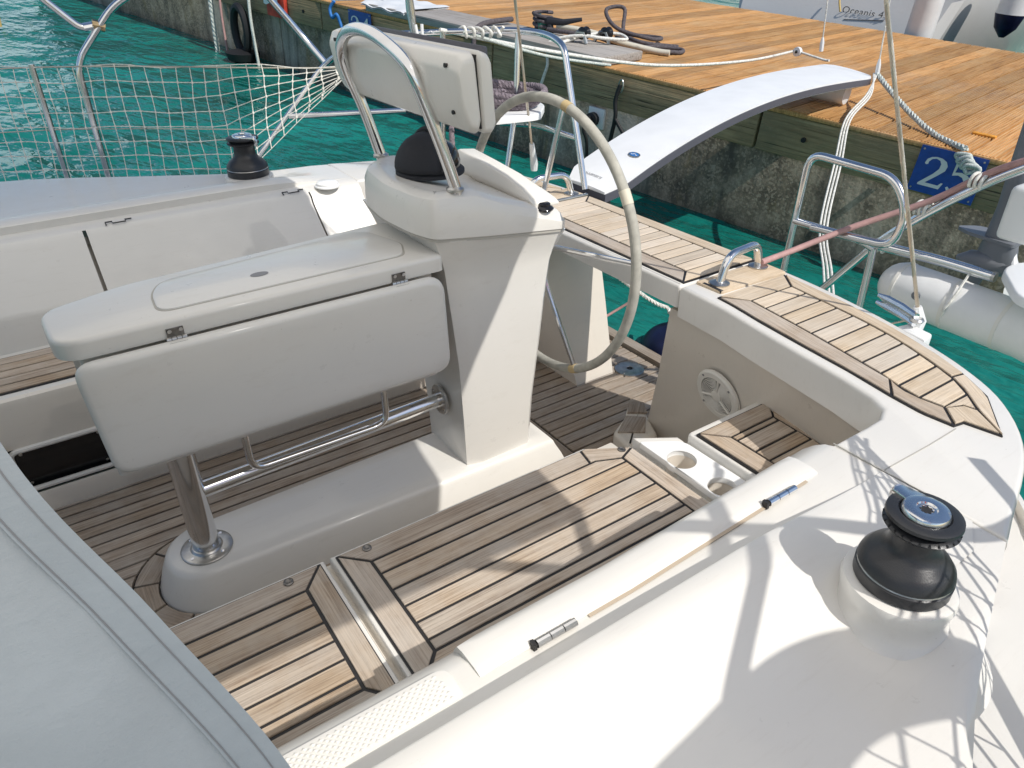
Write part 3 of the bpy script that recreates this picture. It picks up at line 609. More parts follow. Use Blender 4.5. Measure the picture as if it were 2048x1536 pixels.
# ---------------------------------------------------------------- near bench: two hinged teak lids, cup panel, helm seat
body = yp(MB().box((-1.8,.70,SZ),(1.335,1.385,.385)).build('bench_base', 'gelcoat_warm', None, 30, .006), 'near bench moulding')
def lid(outline, name, label, mat='teak'):
    o = yp(MB().prism(outline, .382, .418, .006, 3).build(name, 'gelcoat', None, 30), label)
    b = MB().prism(inset(outline if area(outline) > 0 else outline[::-1], .012), .412, .4225).build('teak_bed', 'caulk', None, 0); b.parent = o; return o
ZB = .4265; YB = [1.295, 1.243, 1.180, 1.118, 1.060, 1.003, .968]
A = [(.378,.88),(1.342,.88),(1.342,1.292),(1.205,1.374),(.378,1.374)]
la = lid(A, 'seat_lid', 'aft teak seat lid of the near bench')
Bq = [(-1.8,.88),(.362,.88),(.362,1.374),(-1.8,1.374)]
lb = lid(Bq, 'seat_lid', 'forward teak seat lid of the near bench')
for (par, xa, xb, aft) in ((la, .458, 1.268, 0), (lb, -1.78, .290, 1)):
    for y1, y2 in zip(YB, YB[1:]):
        P = [(xa,y2),(xb,y2),(xb,y1),(xa,y1)]
        if not aft and y1 > 1.27: P = [(xa,y2),(1.268,y2),(1.268,1.262),(1.19,y1),(xa,y1)]
        # short lengths butted here and there, as laid decks are
        plank(P, ZB, 'teak', par)
plank([(.391,1.362),(.458,1.295),(1.17,1.295),(1.185,1.362)], ZB, 'teak', la); plank([(1.185,1.362),(1.17,1.295),(1.190,1.295),(1.268,1.262),(1.330,1.288),(1.205,1.362)], ZB, 'teak', la, R(-28))
plank([(.391,1.362),(.458,1.295),(.458,.968),(.391,.90)], ZB, 'teak', la, R(90)); plank([(1.330,1.288),(1.268,1.262),(1.268,.968),(1.330,.90)], ZB, 'teak', la, R(90))
plank([(.391,.894),(.458,.968),(1.268,.968),(1.330,.894)], ZB, 'teak', la)
plank([(-1.79,1.362),(.350,1.362),(.290,1.295),(-1.79,1.295)], ZB, 'teak', lb); plank([(.350,1.362),(.290,1.295),(.290,.968),(.350,.90)], ZB, 'teak', lb, R(90)); plank([(-1.79,.894),(.350,.894),(.290,.968),(-1.79,.968)], ZB, 'teak', lb)
for x, y, p in ((.468,1.342,la), (.262,1.342,lb), (1.292,1.292,la)):
    f = MB().lathe([(.0125,0),(.0125,.003),(.009,.0045),(.006,.0025)], (x, y, ZB), 14).build('finger_bolt', 'steel_dark'); f.parent = p
# cup panel with two real holes
def holed(poly, holes, z0, z1, name, mat, parent, n=28):
    cu = bpy.data.curves.new(name, 'CURVE'); cu.dimensions = '2D'; cu.fill_mode = 'BOTH'; cu.extrude = (z1-z0)/2; cu.bevel_depth = .0025; cu.bevel_resolution = 2
    def spl(P):
        s = cu.splines.new('POLY'); s.points.add(len(P)-1); s.use_cyclic_u = True
        for q, p in zip(s.points, P): q.co = (p[0], p[1], 0, 1)
    spl(poly if area(poly) > 0 else poly[::-1])
    for cx, cy, r_ in holes: spl([(cx + r_*math.cos(-2*math.pi*i/n), cy + r_*math.sin(-2*math.pi*i/n)) for i in range(n)])
    t = bpy.data.objects.new(name, cu); col.objects.link(t); dg = bpy.context.evaluated_depsgraph_get(); dg.update()
    me = bpy.data.meshes.new_from_object(t.evaluated_get(dg)); bpy.data.objects.remove(t)
    me.transform(Matrix.Translation((0, 0, (z0+z1)/2))); me.materials.clear(); me.materials.append(MATS[mat]); o = bpy.data.objects.new(name, me); col.objects.link(o); o.parent = parent; return o
cb = yp(MB().prism([(1.336,.76),(1.46,.76),(1.46,1.22),(1.336,1.30)], SZ, .335, 0).build('cup_box', 'gelcoat_warm', None, 30), 'cream locker under the cup holders')
cf = yp(MB().prism([(1.345,.88),(1.455,.88),(1.455,1.215),(1.345,1.288)], .336, .350).build('cup_floor', 'gelcoat_warm', None, 0)) if False else None
holes = [(1.380,1.130,.044),(1.384,.978,.044)]
cp = holed(rpoly([(1.340,.80),(1.458,.80),(1.452,1.195),(1.340,1.266)], [.004,.004,.03,.01]), holes, .434, .450, 'cup_holder_panel', 'plastic_white', None); yp(cp, 'white panel with two round cup holders')
rim = yp(MB().prism([(1.3425,.80),(1.350,.80),(1.350,1.280),(1.3425,1.288)], .30, .440, .002).build('panel_rim', 'gelcoat', None, 30))
yp(MB().prism([(1.3435,1.260),(1.452,1.193),(1.461,1.197),(1.461,1.225),(1.3435,1.300)], .0, .447, .006).build('panel_rim', 'gelcoat', None, 30))
for cx, cy, r_ in holes:
    q = MB().lathe([(.010,.372),(r_-.004,.372),(r_,.376),(r_,.436)], (cx, cy, 0), 28, cap=False).build('cup', 'gelcoat_warm'); q.parent = cp
f = MB().lathe([(.004,0),(.003,.002)], (1.36,1.225,.450), 8).build('screw', 'steel_dull'); f.parent = cp
# raised helm seat
hs_ = yp(MB().prism(rpoly([(1.462,.72),(1.79,.72),(1.84,1.195),(1.462,1.195)], [.0,.0,.03,.02]), SZ, .478, .010, 3).build('helm_seat', 'gelcoat', None, 30), 'raised teak helm seat against the near quarter')
ZH = .490
b_ = MB().prism([(1.474,.73),(1.765,.73),(1.805,1.166),(1.474,1.166)], .470, .4855).build('teak_bed', 'caulk', None, 0); b_.parent = hs_
for y1, y2 in ((1.094,1.072),(1.072,1.005),(1.005,.953),(.953,.915)): plank([(1.545,y2),(1.735,y2),(1.740,y1),(1.545,y1)], ZH, 'teak', hs_)
plank([(1.476,1.164),(1.545,1.094),(1.740,1.094),(1.803,1.164)], ZH, 'teak', hs_); plank([(1.476,1.164),(1.545,1.094),(1.545,.915),(1.476,.83)], ZH, 'teak', hs_, R(90))
plank([(1.803,1.164),(1.740,1.094),(1.735,.915),(1.773,.83)], ZH, 'teak', hs_, R(90)); plank([(1.476,.822),(1.545,.915),(1.735,.915),(1.773,.822)], ZH, 'teak', hs_); plank([(1.476,.735),(1.476,.822),(1.773,.822),(1.766,.735)], ZH, 'teak', hs_)
# speaker on the quarter face
sp = root('speaker', (1.85,1.37,.30), 'round white loudspeaker set into the near stern quarter face', 'speaker')
SPM = Matrix.Translation((1.808, 1.365, .405)) @ Matrix.Rotation(R(-4), 4, 'Z') @ Matrix.Rotation(R(-14), 4, 'Y')
def spk(b, name, mat): o = b.xform(SPM).build(name, mat, None, 40); return part(o, sp)
spk(MB().lathe([(.100,.004),(.100,-.004),(.094,-.011),(.074,-.011),(.072,-.004)], n=40, axis='x', cap=False), 'ring', 'plastic_cream')
spk(MB().lathe([(.074,-.003),(.001,-.0032)], n=40, axis='x', cap=False), 'cone', 'ink_grey')
for k in range(8):
    rr = .027 + k*.0058
    for a0 in (0, 1, 2):
        P = [(-.0085, rr*math.cos(t), rr*math.sin(t)) for t in frange(R(100+120*a0+9), R(100+120*a0+111), 14)]
        spk(MB().tube(P, .0018, 5), 'grille_rib', 'plastic_cream')
spk(MB().lathe([(.024,-.003),(.022,-.012),(.010,-.014),(.001,-.014)], n=24, axis='x'), 'dome', 'plastic_cream')
for a0 in (0, 1, 2):
    t = R(100+120*a0); spk(MB().tube([(-.008, .018*math.cos(t), .018*math.sin(t)), (-.008, .074*math.cos(t), .074*math.sin(t))], .0055, 6), 'spoke', 'plastic_cream')
for a0 in range(4):
    t = R(48+90*a0); spk(MB().lathe([(.0045,-.0128),(.0045,-.010)], (0, .086*math.cos(t), .086*math.sin(t)), 8, 'x'), 'screw', 'ink_grey')
# ---------------------------------------------------------------- cockpit sole, laid with teak
sole = yp(MB().box((-1.8,1.33,-.10),(2.44,2.70,SZ-.012)).build('cockpit_sole', 'caulk', None, 0), 'teak laid cockpit floor')
yp(MB().box((-1.9,.9,-.5),(2.40,3.2,-.101)).build('hull_pan', 'gelcoat_warm', None, 0))
def ring_in(p): return math.hypot(max(0, .17-p[0]) if p[0] < .17 else 0, p[1]-2.0)
y = 1.40; rows = []
while y < 2.66: rows.append((y, min(y+.0565, 2.665))); y += .0565
RO = .255
for y1, y2 in rows:
    ym = (y1+y2)/2
    if abs(ym-2.0) < RO:        # forward of the plinth, boards end at the curved margin
        def xe(yv): d = abs(yv-2.0); return .17 - math.sqrt(max(RO*RO - d*d, 0))
        plank([(-1.79,y1),(xe(y1),y1),(xe(ym),ym),(xe(y2),y2),(-1.79,y2)], SZ, 'teak_grey', sole)
        plank([(1.575,y1),(2.36,y1),(2.36,y2),(1.575,y2)], SZ, 'teak_grey', sole)
    else:
        plank([(-1.79,y1),(2.36,y1),(2.36,y2),(-1.79,y2)], SZ, 'teak_grey', sole)
for a0 in range(5):     # curved margin round the plinth end
    aa = frange(R(90+36*a0), R(126+36*a0), 6); ri = .172
    P = [(.17+RO*math.cos(t), 2.0+RO*math.sin(t)) for t in aa] + [(.17+ri*math.cos(t), 2.0+ri*math.sin(t)) for t in aa[::-1]]
    plank(P, SZ, 'teak_grey', sole, R(90+18+36*a0+90))
for sg in (-1, 1):
    plank([(.17,2.0+sg*.172),(1.50,2.0+sg*.172),(1.50,2.0+sg*RO),(.17,2.0+sg*RO)], SZ, 'teak_grey', sole)
plank([(1.50,1.74),(1.572,1.74),(1.572,2.26),(1.50,2.26)], SZ, 'teak_grey', sole, R(90))
plank([(2.362,1.40),(2.432,1.40),(2.432,2.665),(2.362,2.665)], SZ+.02, 'teak_grey', sole, R(90), .03)
# plinth (raised fairing) under table and pedestal
def plinth_ring(ri, z, xa):
    P = [(xa, 2.0+ri+.035)] + [(.17+ri*math.cos(t), 2.0+ri*math.sin(t)) for t in frange(R(90), R(270), 18)] + [(xa, 2.0-ri-.035)]; return [(x, y, z) for x, y in P]
yp(MB().loft([plinth_ring(.172, SZ-.02, 1.50), plinth_ring(.170, SZ+.002, 1.50), plinth_ring(.152, .018, 1.48), plinth_ring(.136, .058, 1.46), plinth_ring(.128, .073, 1.455), plinth_ring(.115, .0805, 1.45), plinth_ring(.06, .0825, 1.42)]).build('plinth', 'gelcoat', None, 35), 'white raised fairing on the sole under the table')
# foot braces and drain plate at the helm
fb = yp(MB().prism(rpoly([(1.70,1.66),(1.86,1.66),(1.93,1.80),(1.965,1.86),(1.91,1.90),(1.84,1.84),(1.72,1.78)], .02), SZ, SZ+.085, .02, 4).build('foot_brace', 'gelcoat_warm', None, 30), 'moulded foot brace with teak facings by the helm')
plank([(1.85,1.845),(1.915,1.905),(1.975,1.865),(1.925,1.79)], SZ+.094, 'teak_grey', fb, R(40)); plank([(1.72,1.76),(1.835,1.835),(1.905,1.775),(1.82,1.69)], SZ+.094, 'teak_grey', fb, R(30))
yp(MB().prism(rpoly([(1.56,1.50),(1.78,1.50),(1.72,1.64),(1.60,1.60)], .03), SZ, SZ+.10, .02, 4).build('foot_brace', 'gelcoat_warm', None, 30), 'small moulded foot brace below the helm seat')
plank([(1.60,1.54),(1.75,1.54),(1.70,1.62),(1.62,1.59)], SZ+.108, 'teak_grey', fb, 0)
dp = yp(MB().lathe([(.072,SZ-.002),(.072,SZ+.006),(.060,SZ+.010),(.018,SZ+.010),(.014,SZ+.003),(.001,SZ+.003)], (2.225,2.225,0), 32).build('deck_plate', 'steel_dull'), 'round metal deck plate in the teak sole')
f = MB().lathe([(.013,SZ+.004),(.013,SZ+.0106),(.008,SZ+.0106)], (2.225,2.225,0), 8).build('socket', 'caulk'); f.parent = dp
for a0 in range(4):
    f = MB().lathe([(.005,SZ+.008),(.004,SZ+.0105)], (2.225+.062*math.cos(a0*1.57+.4), 2.225+.062*math.sin(a0*1.57+.4), 0), 8).build('screw', 'ink_grey'); f.parent = dp
# ---------------------------------------------------------------- far bench with teak and a dark portlight
yp(MB().loft([[(x, 2.72, .405), (x, 2.715, .418), (x, 3.08, .418)] for x in (-1.8, 1.9)], False).build('bench_top', 'gelcoat', None, 0))
fbn = yp(MB().loft([[(x, 2.715, .418), (x, 2.700, .412), (x, 2.693, .395), (x, 2.685, .26), (x, 2.655, .255), (x, 2.655, SZ-.02)] for x in (-1.8, -.31)], False).build('bench_front', 'gelcoat_warm', None, 35), 'far bench front moulding')
yp(MB().loft([[(x, 2.715, .418), (x, 2.700, .412), (x, 2.693, .395), (x, 2.685, .26), (x, 2.655, .255), (x, 2.655, SZ-.02)] for x in (.02, 1.9)], False).build('bench_front', 'gelcoat_warm', None, 35))
yp(MB().loft([[(x, 2.715, .418), (x, 2.700, .412), (x, 2.693, .395), (x, 2.687, .232)] for x in (-.31, .02)], False).build('bench_front', 'gelcoat_warm', None, 35))
yp(MB().loft([[(x, 2.662, .048), (x, 2.655, .03), (x, 2.655, SZ-.02)] for x in (-.31, .02)], False).build('bench_front', 'gelcoat_warm', None, 35))
wn_ = yp(MB().box((-.32,2.70,.03),(.03,2.71,.25)).build('portlight', 'portlight', None, 0), 'dark portlight in the far bench front')
fr = MB().tube(fillet([(-.30,2.682,.06),(-.30,2.682,.225),(.01,2.682,.225),(.01,2.675,.06),(-.30,2.675,.06),(-.30,2.682,.08)], .03), .010, 8).build('frame', 'gelcoat'); fr.parent = wn_
for x, z in ((-.27,.20),(-.02,.20),(-.27,.075),(-.02,.075)):
    f = MB().lathe([(.006,-.003),(.004,-.001)], (x, 2.70, z), 8, 'y').build('screw', 'steel_dull'); f.parent = wn_
ft = yp(MB().box((-1.79,2.745,.410),(1.70,3.045,.4215)).build('teak_bed', 'caulk', None, 0), 'teak laid far bench')
y = 2.75
while y < 3.03: plank([(-1.78,y),(1.68,y),(1.68,y+.0575),(-1.78,y+.0575)], .4265, 'teak', ft); y += .0575
# ---------------------------------------------------------------- near coaming: non-skid step, hinged locker lid
yp(MB().prism(rpoly([(-1.7,.650),(.355,.650),(.355,.716),(-1.7,.716)], [0,.012,.025,0]), .717, .7215, .002, 2).build('nonskid_pad', 'gelcoat', None, 30), 'textured step pad on the near coaming')
q = MB(); iy = 0; yy_ = .657
while yy_ < .711:
    xx_ = -.55 + (.0065 if iy % 2 else 0)
    while xx_ < .340 - (.012 if yy_ > .70 else 0):
        c_ = .0052; q.add([(xx_-c_,yy_,.7215),(xx_,yy_-c_*.8,.7215),(xx_+c_,yy_,.7215),(xx_,yy_+c_*.8,.7215),(xx_,yy_,.7238)], [(0,1,4),(1,2,4),(2,3,4),(3,0,4)]); xx_ += .013
    yy_ += .0055; iy += 1
tag(yp(q.build('nonskid_studs', 'gelcoat', None, 0)), kind='stuff')
rings = []
def ledge_z(x): t = max(0, min(1, (x - .72) / .64)); return .720 + .049*t, .008*(1-t)
for k, x in enumerate(frange(.392, 1.262, 24)):
    e0 = min(1, (x-.385)/.05, (1.268-x)/.02); e0 = max(.05, e0)**.5; h = .011*e0; z0, yi = ledge_z(x); z0 -= .002
    rings.append([(x,.752+yi,z0-.045),(x,.744+yi,z0-.022+h*.5),(x,.733+yi,z0-.004+h*.7),(x,.715+yi,z0+h),(x,.676+yi,z0+.001+h),(x,.664+yi,z0+h*.85),(x,.657+yi,z0+h*.35),(x,.657+yi,z0-.004)])
ll = yp(MB().loft(rings).build('locker_lid', 'gelcoat', None, 40), 'long white hinged locker lid on the near coaming')
for x in (.545, 1.135):
    q = MB(); z0, yi = ledge_z(x); y0 = .652 + yi; z0 += .009
    for k in range(3): q.tube([(x-.042+k*.029,y0,z0),(x-.042+k*.029+.027,y0,z0)], .0078, 10)
    h = q.build('hinge', 'steel'); h.parent = ll
    f = MB().box((x-.050,y0-.004,z0-.012),(x-.043,y0+.010,z0+.004)).build('hinge_pocket', 'caulk', None, 0); f.parent = ll
seal = MB().loft([[(x,.6505+ledge_z(x)[1],ledge_z(x)[0]+.0005),(x,.6575+ledge_z(x)[1],ledge_z(x)[0]+.0005),(x,.6575+ledge_z(x)[1],ledge_z(x)[0]+.0022),(x,.6505+ledge_z(x)[1],ledge_z(x)[0]+.002)] for x in frange(.62,1.22,12)]).build('seal', 'seal_brown', None, 0); seal.parent = ll
# winch pads
for s in (0, 1):
    c = (1.056,.360) if not s else (.955, 3.68)
    yp(MB().lathe([(k_*a_, z_-(.034 if s else 0)) for k_, z_, a_ in [(q_[0], q_[1], .93 if not s else 1.15) for q_ in [(.20,.66),(.165,.705),(.128,.727),(.104,.750),(.095,.770),(.097,.785),(.101,.806),(.098,.816),(.088,.8195),(.001,.8195)]]], (c[0], c[1], 0), 36).build('winch_pad', 'gelcoat', None, 40), ['near', 'far'][s] + ' raised winch base')
pk = yp(MB().lathe([(.058,-.002),(.058,.004),(.050,.006),(.050,.016),(.042,.022),(.001,.024)], (1.215, 3.325, .772), 28).build('deck_light', 'plastic_white'), 'round white cap on the far coaming')

# ================================================================== WINCHES
def make_winch(c, label, arm):
    r = root('winch', c, label, 'winch', 'black self-tailing winches')
    WS = Matrix.Translation(c) @ Matrix.Diagonal((.87,.87,.90,1) if c[1] < 2 else (1.1,1.1,1.12,1)) @ Matrix.Translation(-Vector(c))
    def p(b, name, mat, sm=40): return part(b.xform(WS).build(name, mat, None, sm), r)
    p(MB().lathe([(.084,0),(.089,.003),(.0895,.026),(.086,.029)], c, 40), 'base_ring', 'winch_black')
    p(MB().lathe([(.0865,.0285),(.0875,.030),(.0865,.032)], c, 40), 'joint_ring', 'steel_dull')
    p(MB().lathe([(.086,.031),(.0885,.036),(.085,.048),(.074,.062),(.058,.074),(.0485,.086),(.046,.098),(.0455,.122),(.048,.128)], c, 40), 'drum', 'winch_black')
    p(MB().lathe([(.050,.127),(.064,.131),(.068,.136),(.062,.141),(.044,.143),(.044,.147),(.062,.149),(.068,.154),(.067,.160),(.060,.163),(.046,.163),(.044,.158)], c, 40), 'self_tailing_jaw', 'winch_black')
    q = MB()
    for k in range(26):
        a = 2*math.pi*k/26; q.tube([(c[0]+.050*math.cos(a), c[1]+.050*math.sin(a), c[2]+.142),(c[0]+.068*math.cos(a), c[1]+.068*math.sin(a), c[2]+.1375)], .0022, 4)
    p(q, 'jaw_ribs', 'winch_black')
    p(MB().lathe([(.043,.150),(.043,.166),(.040,.171),(.030,.174),(.019,.173),(.017,.170),(.013,.170),(.012,.150)], c, 36, cap=False), 'top_cap', 'steel')
    n = 16; ring = [((.0125 if k % 2 else .0085)*math.cos(2*math.pi*k/n), (.0125 if k % 2 else .0085)*math.sin(2*math.pi*k/n)) for k in range(n)]
    p(MB().prism([(c[0]+x, c[1]+y) for x, y in ring], c[2]+.14, c[2]+.1695), 'socket', 'caulk', 0)
    ca, sa = math.cos(arm), math.sin(arm)
    def T(x, y, z): return (c[0]+x*ca-y*sa, c[1]+x*sa+y*ca, c[2]+z)
    q = MB(); P = [(-.030,-.018),(.0,-.040),(.040,-.032),(.075,-.016),(.078,.0),(.070,.012),(.040,.010),(.030,.030),(.0,.040),(-.030,.018)]
    P = [(T(x,y,0)[0], T(x,y,0)[1]) for x, y in P]; q.prism(P, c[2]+.160, c[2]+.1685, .003, 2)
    q.tube([T(.068,-.005,.165), T(.078,-.006,.150), T(.080,-.006,.130)], [.010,.009,.006], 8)
    p(q, 'feeder_arm', 'steel')
    return r
make_winch((1.056,.360,.820), 'large black winch with chrome top on the near coaming', R(75))
make_winch((.955,3.68,.785), 'black winch on the far coaming in front of the net', R(-60))

# ================================================================== COCKPIT TABLE
tb = root('cockpit_table', (.165,1.985,.083), 'cream cockpit table with folded drop leaves on a steel post', 'table')
def tp(b, name, mat, sm=35, label=None, **k):
    o = part(b.build(name, mat, None, sm, **k), tb)
    if label: o['label'] = label
    return o
top = rpoly([(-.045,1.862),(1.020,1.862),(1.020,2.255),(.16,2.175),(-.055,2.10)], [.075,.02,.05,.05,.06], 8)
tp(MB().prism(top, .885, .936, .014, 4), 'table_top', 'gelcoat')
tp(MB().prism(rpoly([(.0,1.90),(1.0,1.90),(1.0,2.16),(.0,2.10)], .02), .50, .886), 'table_box', 'gelcoat_warm')
lidp = rpoly([(.205,1.918),(.915,1.925),(.955,2.02),(.90,2.205),(.255,2.125),(.215,2.05)], [.05,.03,.03,.06,.06,.04], 6)
tp(MB().prism(rpoly([(.200,1.913),(.920,1.920),(.960,2.02),(.905,2.211),(.250,2.131),(.210,2.05)], [.05,.03,.03,.06,.06,.04], 6), .930, .9368), 'lid_groove_shade', 'groove')  # flat grey band; its colour stands in for the shade in the lid groove
ld = tp(MB().prism(lidp, .932, .9405, .003, 2), 'table_lid', 'gelcoat_cool')
f = MB().lathe([(.026,.9412),(.026,.9416),(.001,.9416)], (.50,2.015,0), 24).build('finger_hole', 'ink_grey'); f.parent = ld
f.data.transform(Matrix.Translation((.50,2.015,0)) @ Matrix.Diagonal((1,.62,1,1)) @ Matrix.Translation((-.50,-2.015,0)))
def leaf(y, sgn):
    P = rpoly([(-.005,.548),(1.012,.548),(1.000,.8835),(-.024,.8835)], [.05,.055,.06,.05], 6)
    rings = []
    cx, cz = .495, .716
    for d, yo in ((.0,.010),(.0,.0),(.002,-.006),(.006,-.011),(.012,-.0145),(.018,-.016),(.05,-.016)):
        rings.append([(cx+(x-cx)*(1-d/.51), y + sgn*(-yo), cz+(z-cz)*(1-d/.168)) for x, z in P])
    return MB().loft(rings)
lf = tp(leaf(1.838, -1), 'drop_leaf', 'gelcoat', 40, 'near drop leaf hanging down')
tp(leaf(2.215, 1), 'drop_leaf', 'gelcoat', 40, 'far drop leaf hanging down')
for x in (.225, .862):
    h = tp(MB().box((x-.021,1.857,.886),(x+.021,1.8635,.912)).box((x-.022,1.834,.879),(x+.022,1.862,.8825)), 'hinge', 'steel_dark', 40)
    q = MB()
    for k in range(4): q.tube([(x-.025+k*.0128,1.8545,.8845),(x-.025+k*.0128+.0112,1.8545,.8845)], .0062, 8)
    o = q.build('knuckle', 'steel_dull'); o.parent = h
    for dx in (-.014,.014):
        o = MB().lathe([(.0055,-.0022),(.0045,-.001)], (x+dx,1.8548,.907), 8, 'y').build('screw', 'steel'); o.parent = h
tp(MB().tube([(.165,1.985,.083),(.165,1.985,.60)], .041, 28), 'post', 'steel')
fl_ = tp(MB().lathe([(.080,.082),(.080,.088),(.076,.091),(.050,.092),(.046,.098),(.041,.100)], (.165,1.985,0), 36), 'flange', 'steel_dull')
for a0 in range(4):
    o = MB().lathe([(.0065,.0905),(.0055,.0930)], (.165+.064*math.cos(a0*1.57+.6), 1.985+.064*math.sin(a0*1.57+.6), 0), 10).build('screw', 'steel'); o.parent = fl_
tp(MB().tube([(.19,1.99,.305),(1.062,2.02,.312)], .027, 20), 'cross_tube', 'steel')
f2 = tp(MB().lathe([(.058,.002),(.058,-.006),(.050,-.009),(.030,-.009)], (1.062,2.02,.312), 28, 'x'), 'flange', 'steel_dull')
for a0 in range(4):
    o = MB().lathe([(.006,-.011),(.006,-.008)], (1.062,2.02+.045*math.cos(a0*1.57+.5),.312+.045*math.sin(a0*1.57+.5)), 8, 'x').build('screw', 'steel'); o.parent = f2
tp(MB().tube(fillet([(.805,1.93,.56),(.805,1.93,.355),(.345,1.93,.355),(.345,1.93,.56)], .05), .0115, 12), 'under_rail', 'steel')

# ================================================================== STEERING PEDESTAL
pd = root('steering_pedestal', (1.22,YC,.08), 'white moulded steering pedestal behind the table', 'pedestal')
def pp(b, name, mat, sm=35, label=None, **k):
    o = part(b.build(name, mat, None, sm, **k), pd)
    if label: o['label'] = label
    return o
def psec(xf, xa, yn, zf, za, cx=.06):
    yf = 2*YC - yn + .20*max(0, min(1, (zf-.10)/.80))**2; zz = lambda x: zf + (za-zf)*(x-xf)/(xa-xf)
    P = [(xf, yn+.015), (xf+cx, yn), (xa-.02, yn+.004), (xa, yn+.022), (xa, yf-.022), (xa-.02, yf-.004), (xf+cx, yf), (xf, yf-.015), (xf-.004, (yn+yf)/2)]
    return [(x, y, zz(x)) for x, y in P]
pp(MB().loft([psec(1.085,1.372,1.868,.03,.03), psec(1.085,1.375,1.868,.10,.10), psec(1.081,1.388,1.870,.28,.28), psec(1.072,1.418,1.872,.51,.51), psec(1.053,1.441,1.874,.70,.70), psec(1.040,1.459,1.873,.82,.82), psec(1.034,1.470,1.870,.865,.855), psec(1.018,1.486,1.860,.92,.888), psec(.998,1.497,1.850,.965,.914), psec(.990,1.500,1.846,.983,.924)]), 'column', 'gelcoat', 24)
# pod (binnacle head), seam below it, sloping aft
PO = rpoly([(.985,1.848),(1.19,1.838),(1.485,1.842),(1.505,1.90),(1.505,2.20),(1.49,2.26),(1.25,2.41),(1.06,2.41),(.965,2.31),(.935,2.10),(.950,1.93)], [.03,.05,.03,.03,.03,.03,.05,.06,.05,.05,.04], 5)
if area(PO) < 0: PO = PO[::-1]
def zs(x): return .987 - .118*(x-.98)
def zt(x): return 1.122 if x < 1.12 else (1.122 - .06*(x-1.12)/.14 if x < 1.26 else 1.062 - .30*(x-1.26))
rings = []
for d, lo, up in ((.006, 0, 0), (.0, .004, 0), (.0, .03, 0), (.004, .0, -.040), (.016, 0, -.014), (.034, 0, -.003), (.055, 0, .0)):
    q = inset(PO, d); rings.append([(x, y, zs(x)+.003+lo if up == 0 and d < .005 or (up == 0 and lo == 0 and d == .006) else zt(x)+up) for x, y in q])
pp(MB().loft(rings), 'pod', 'gelcoat', 32, 'pod carrying compass and guard hoop')
pp(MB().loft([[(x, y, zs(x)-.004) for x, y in inset(PO, .004)], [(x, y, zs(x)+.006) for x, y in inset(PO, .004)]]), 'seam', 'groove', 0)
# guard hoop
HP = [(1.090,1.885,1.10),(1.078,1.885,1.15),(1.035,1.889,1.28),(.988,1.900,1.415),(.968,1.930,1.478),(.952,2.01,1.520),(.946,2.10,1.540),(.946,2.19,1.540),(.955,2.29,1.518),(.972,2.375,1.47),(.995,2.405,1.40),(1.04,2.405,1.28),(1.085,2.385,1.10)]
pp(MB().tube(spline(HP, 6), .0185, 16), 'guard_hoop', 'steel', 60, 'stainless guard hoop')
for q in (HP[0], HP[-1]): pp(MB().lathe([(.027,1.118),(.027,1.125),(.021,1.130)], (q[0]-.006, q[1], 0), 20), 'hoop_socket', 'steel_dull')
# instrument housing on the hoop
def isec(y, s, xs=0):
    P = [(1.030,1.325),(1.005,1.385),(.990,1.480),(1.005,1.515),(1.045,1.522),(1.050,1.500),(1.066,1.345),(1.058,1.315)]
    cx, cz = 1.02, 1.43; return [(cx+(x-cx)*s+xs, y, cz+(z-cz)*s) for x, z in P]
q = MB().loft([isec(1.690,.80), isec(1.698,.92), isec(1.715,1.0), isec(2.485,1.0), isec(2.520,.92), isec(2.535,.78)])
ih = pp(q, 'instrument_housing', 'gelcoat', 32, 'white instrument housing seen from its back', bevel=.007, seg=2)
def isec2(y, s):
    P = [(1.069,1.318),(1.055,1.505),(1.058,1.524),(1.085,1.514),(1.094,1.495),(1.108,1.335),(1.098,1.316)]
    cx, cz = 1.085, 1.43; return [(cx+(x-cx)*s, y, cz+(z-cz)*s) for x, z in P]
o = MB().loft([isec2(1.688,.9), isec2(1.70,1.0), isec2(2.51,1.0), isec2(2.53,.9)]).build('front_shell', 'gelcoat', None, 32, .006, 2); o.parent = ih
o = MB().loft([[(1.098,y,1.385),(1.088,y,1.530),(1.102,y,1.526),(1.112,y,1.390)] for y in (1.72,2.49)]).build('screen_cover', 'grey_edge', None, 32, .004, 2); o.parent = ih
o = MB().loft([[(1.0505,y,1.512),(1.056,y,1.512),(1.069,y,1.33),(1.064,y,1.33)] for y in (1.702,2.52)]).build('shell_joint', 'caulk', None, 0); o.parent = ih
for y, z in ((1.745,1.488),(1.745,1.372),(2.46,1.488)):
    o = MB().lathe([(.006,-.004),(.005,.004)], (.990+(1.488-z)*.16,y,z), 10, 'x').build('screw_hole', 'caulk'); o.parent = ih
# compass under its black hood
cc = (1.125,2.115,1.118)
cm = pp(MB().lathe([(.112,0),(.112,.010),(.104,.016),(.100,.020)], cc, 36), 'compass', 'cover_black', 40, 'black hooded steering compass')
o = MB().lathe([(.098,.016),(.100,.038),(.092,.066),(.072,.090),(.044,.104),(.012,.110),(.001,.110)], cc, 36).build('dome', 'black_gloss'); o.parent = cm
q = MB(); hr = []
for k in range(13):
    a = R(95 + 170*k/12); hr.append([(cc[0] + (.106*math.cos(a)*math.cos(e))*1.02, cc[1] + .106*math.sin(a)*math.cos(e)*1.02, cc[2]+.018+.102*math.sin(e)) for e in frange(0, R(86), 10)])
q.loft(hr, False); brim = [r_[-1] for r_ in hr]
o = q.build('hood', 'cover_black', None, 60); o.parent = cm; sol = o.modifiers.new('thick', 'SOLIDIFY'); sol.thickness = .006; sol.offset = 1
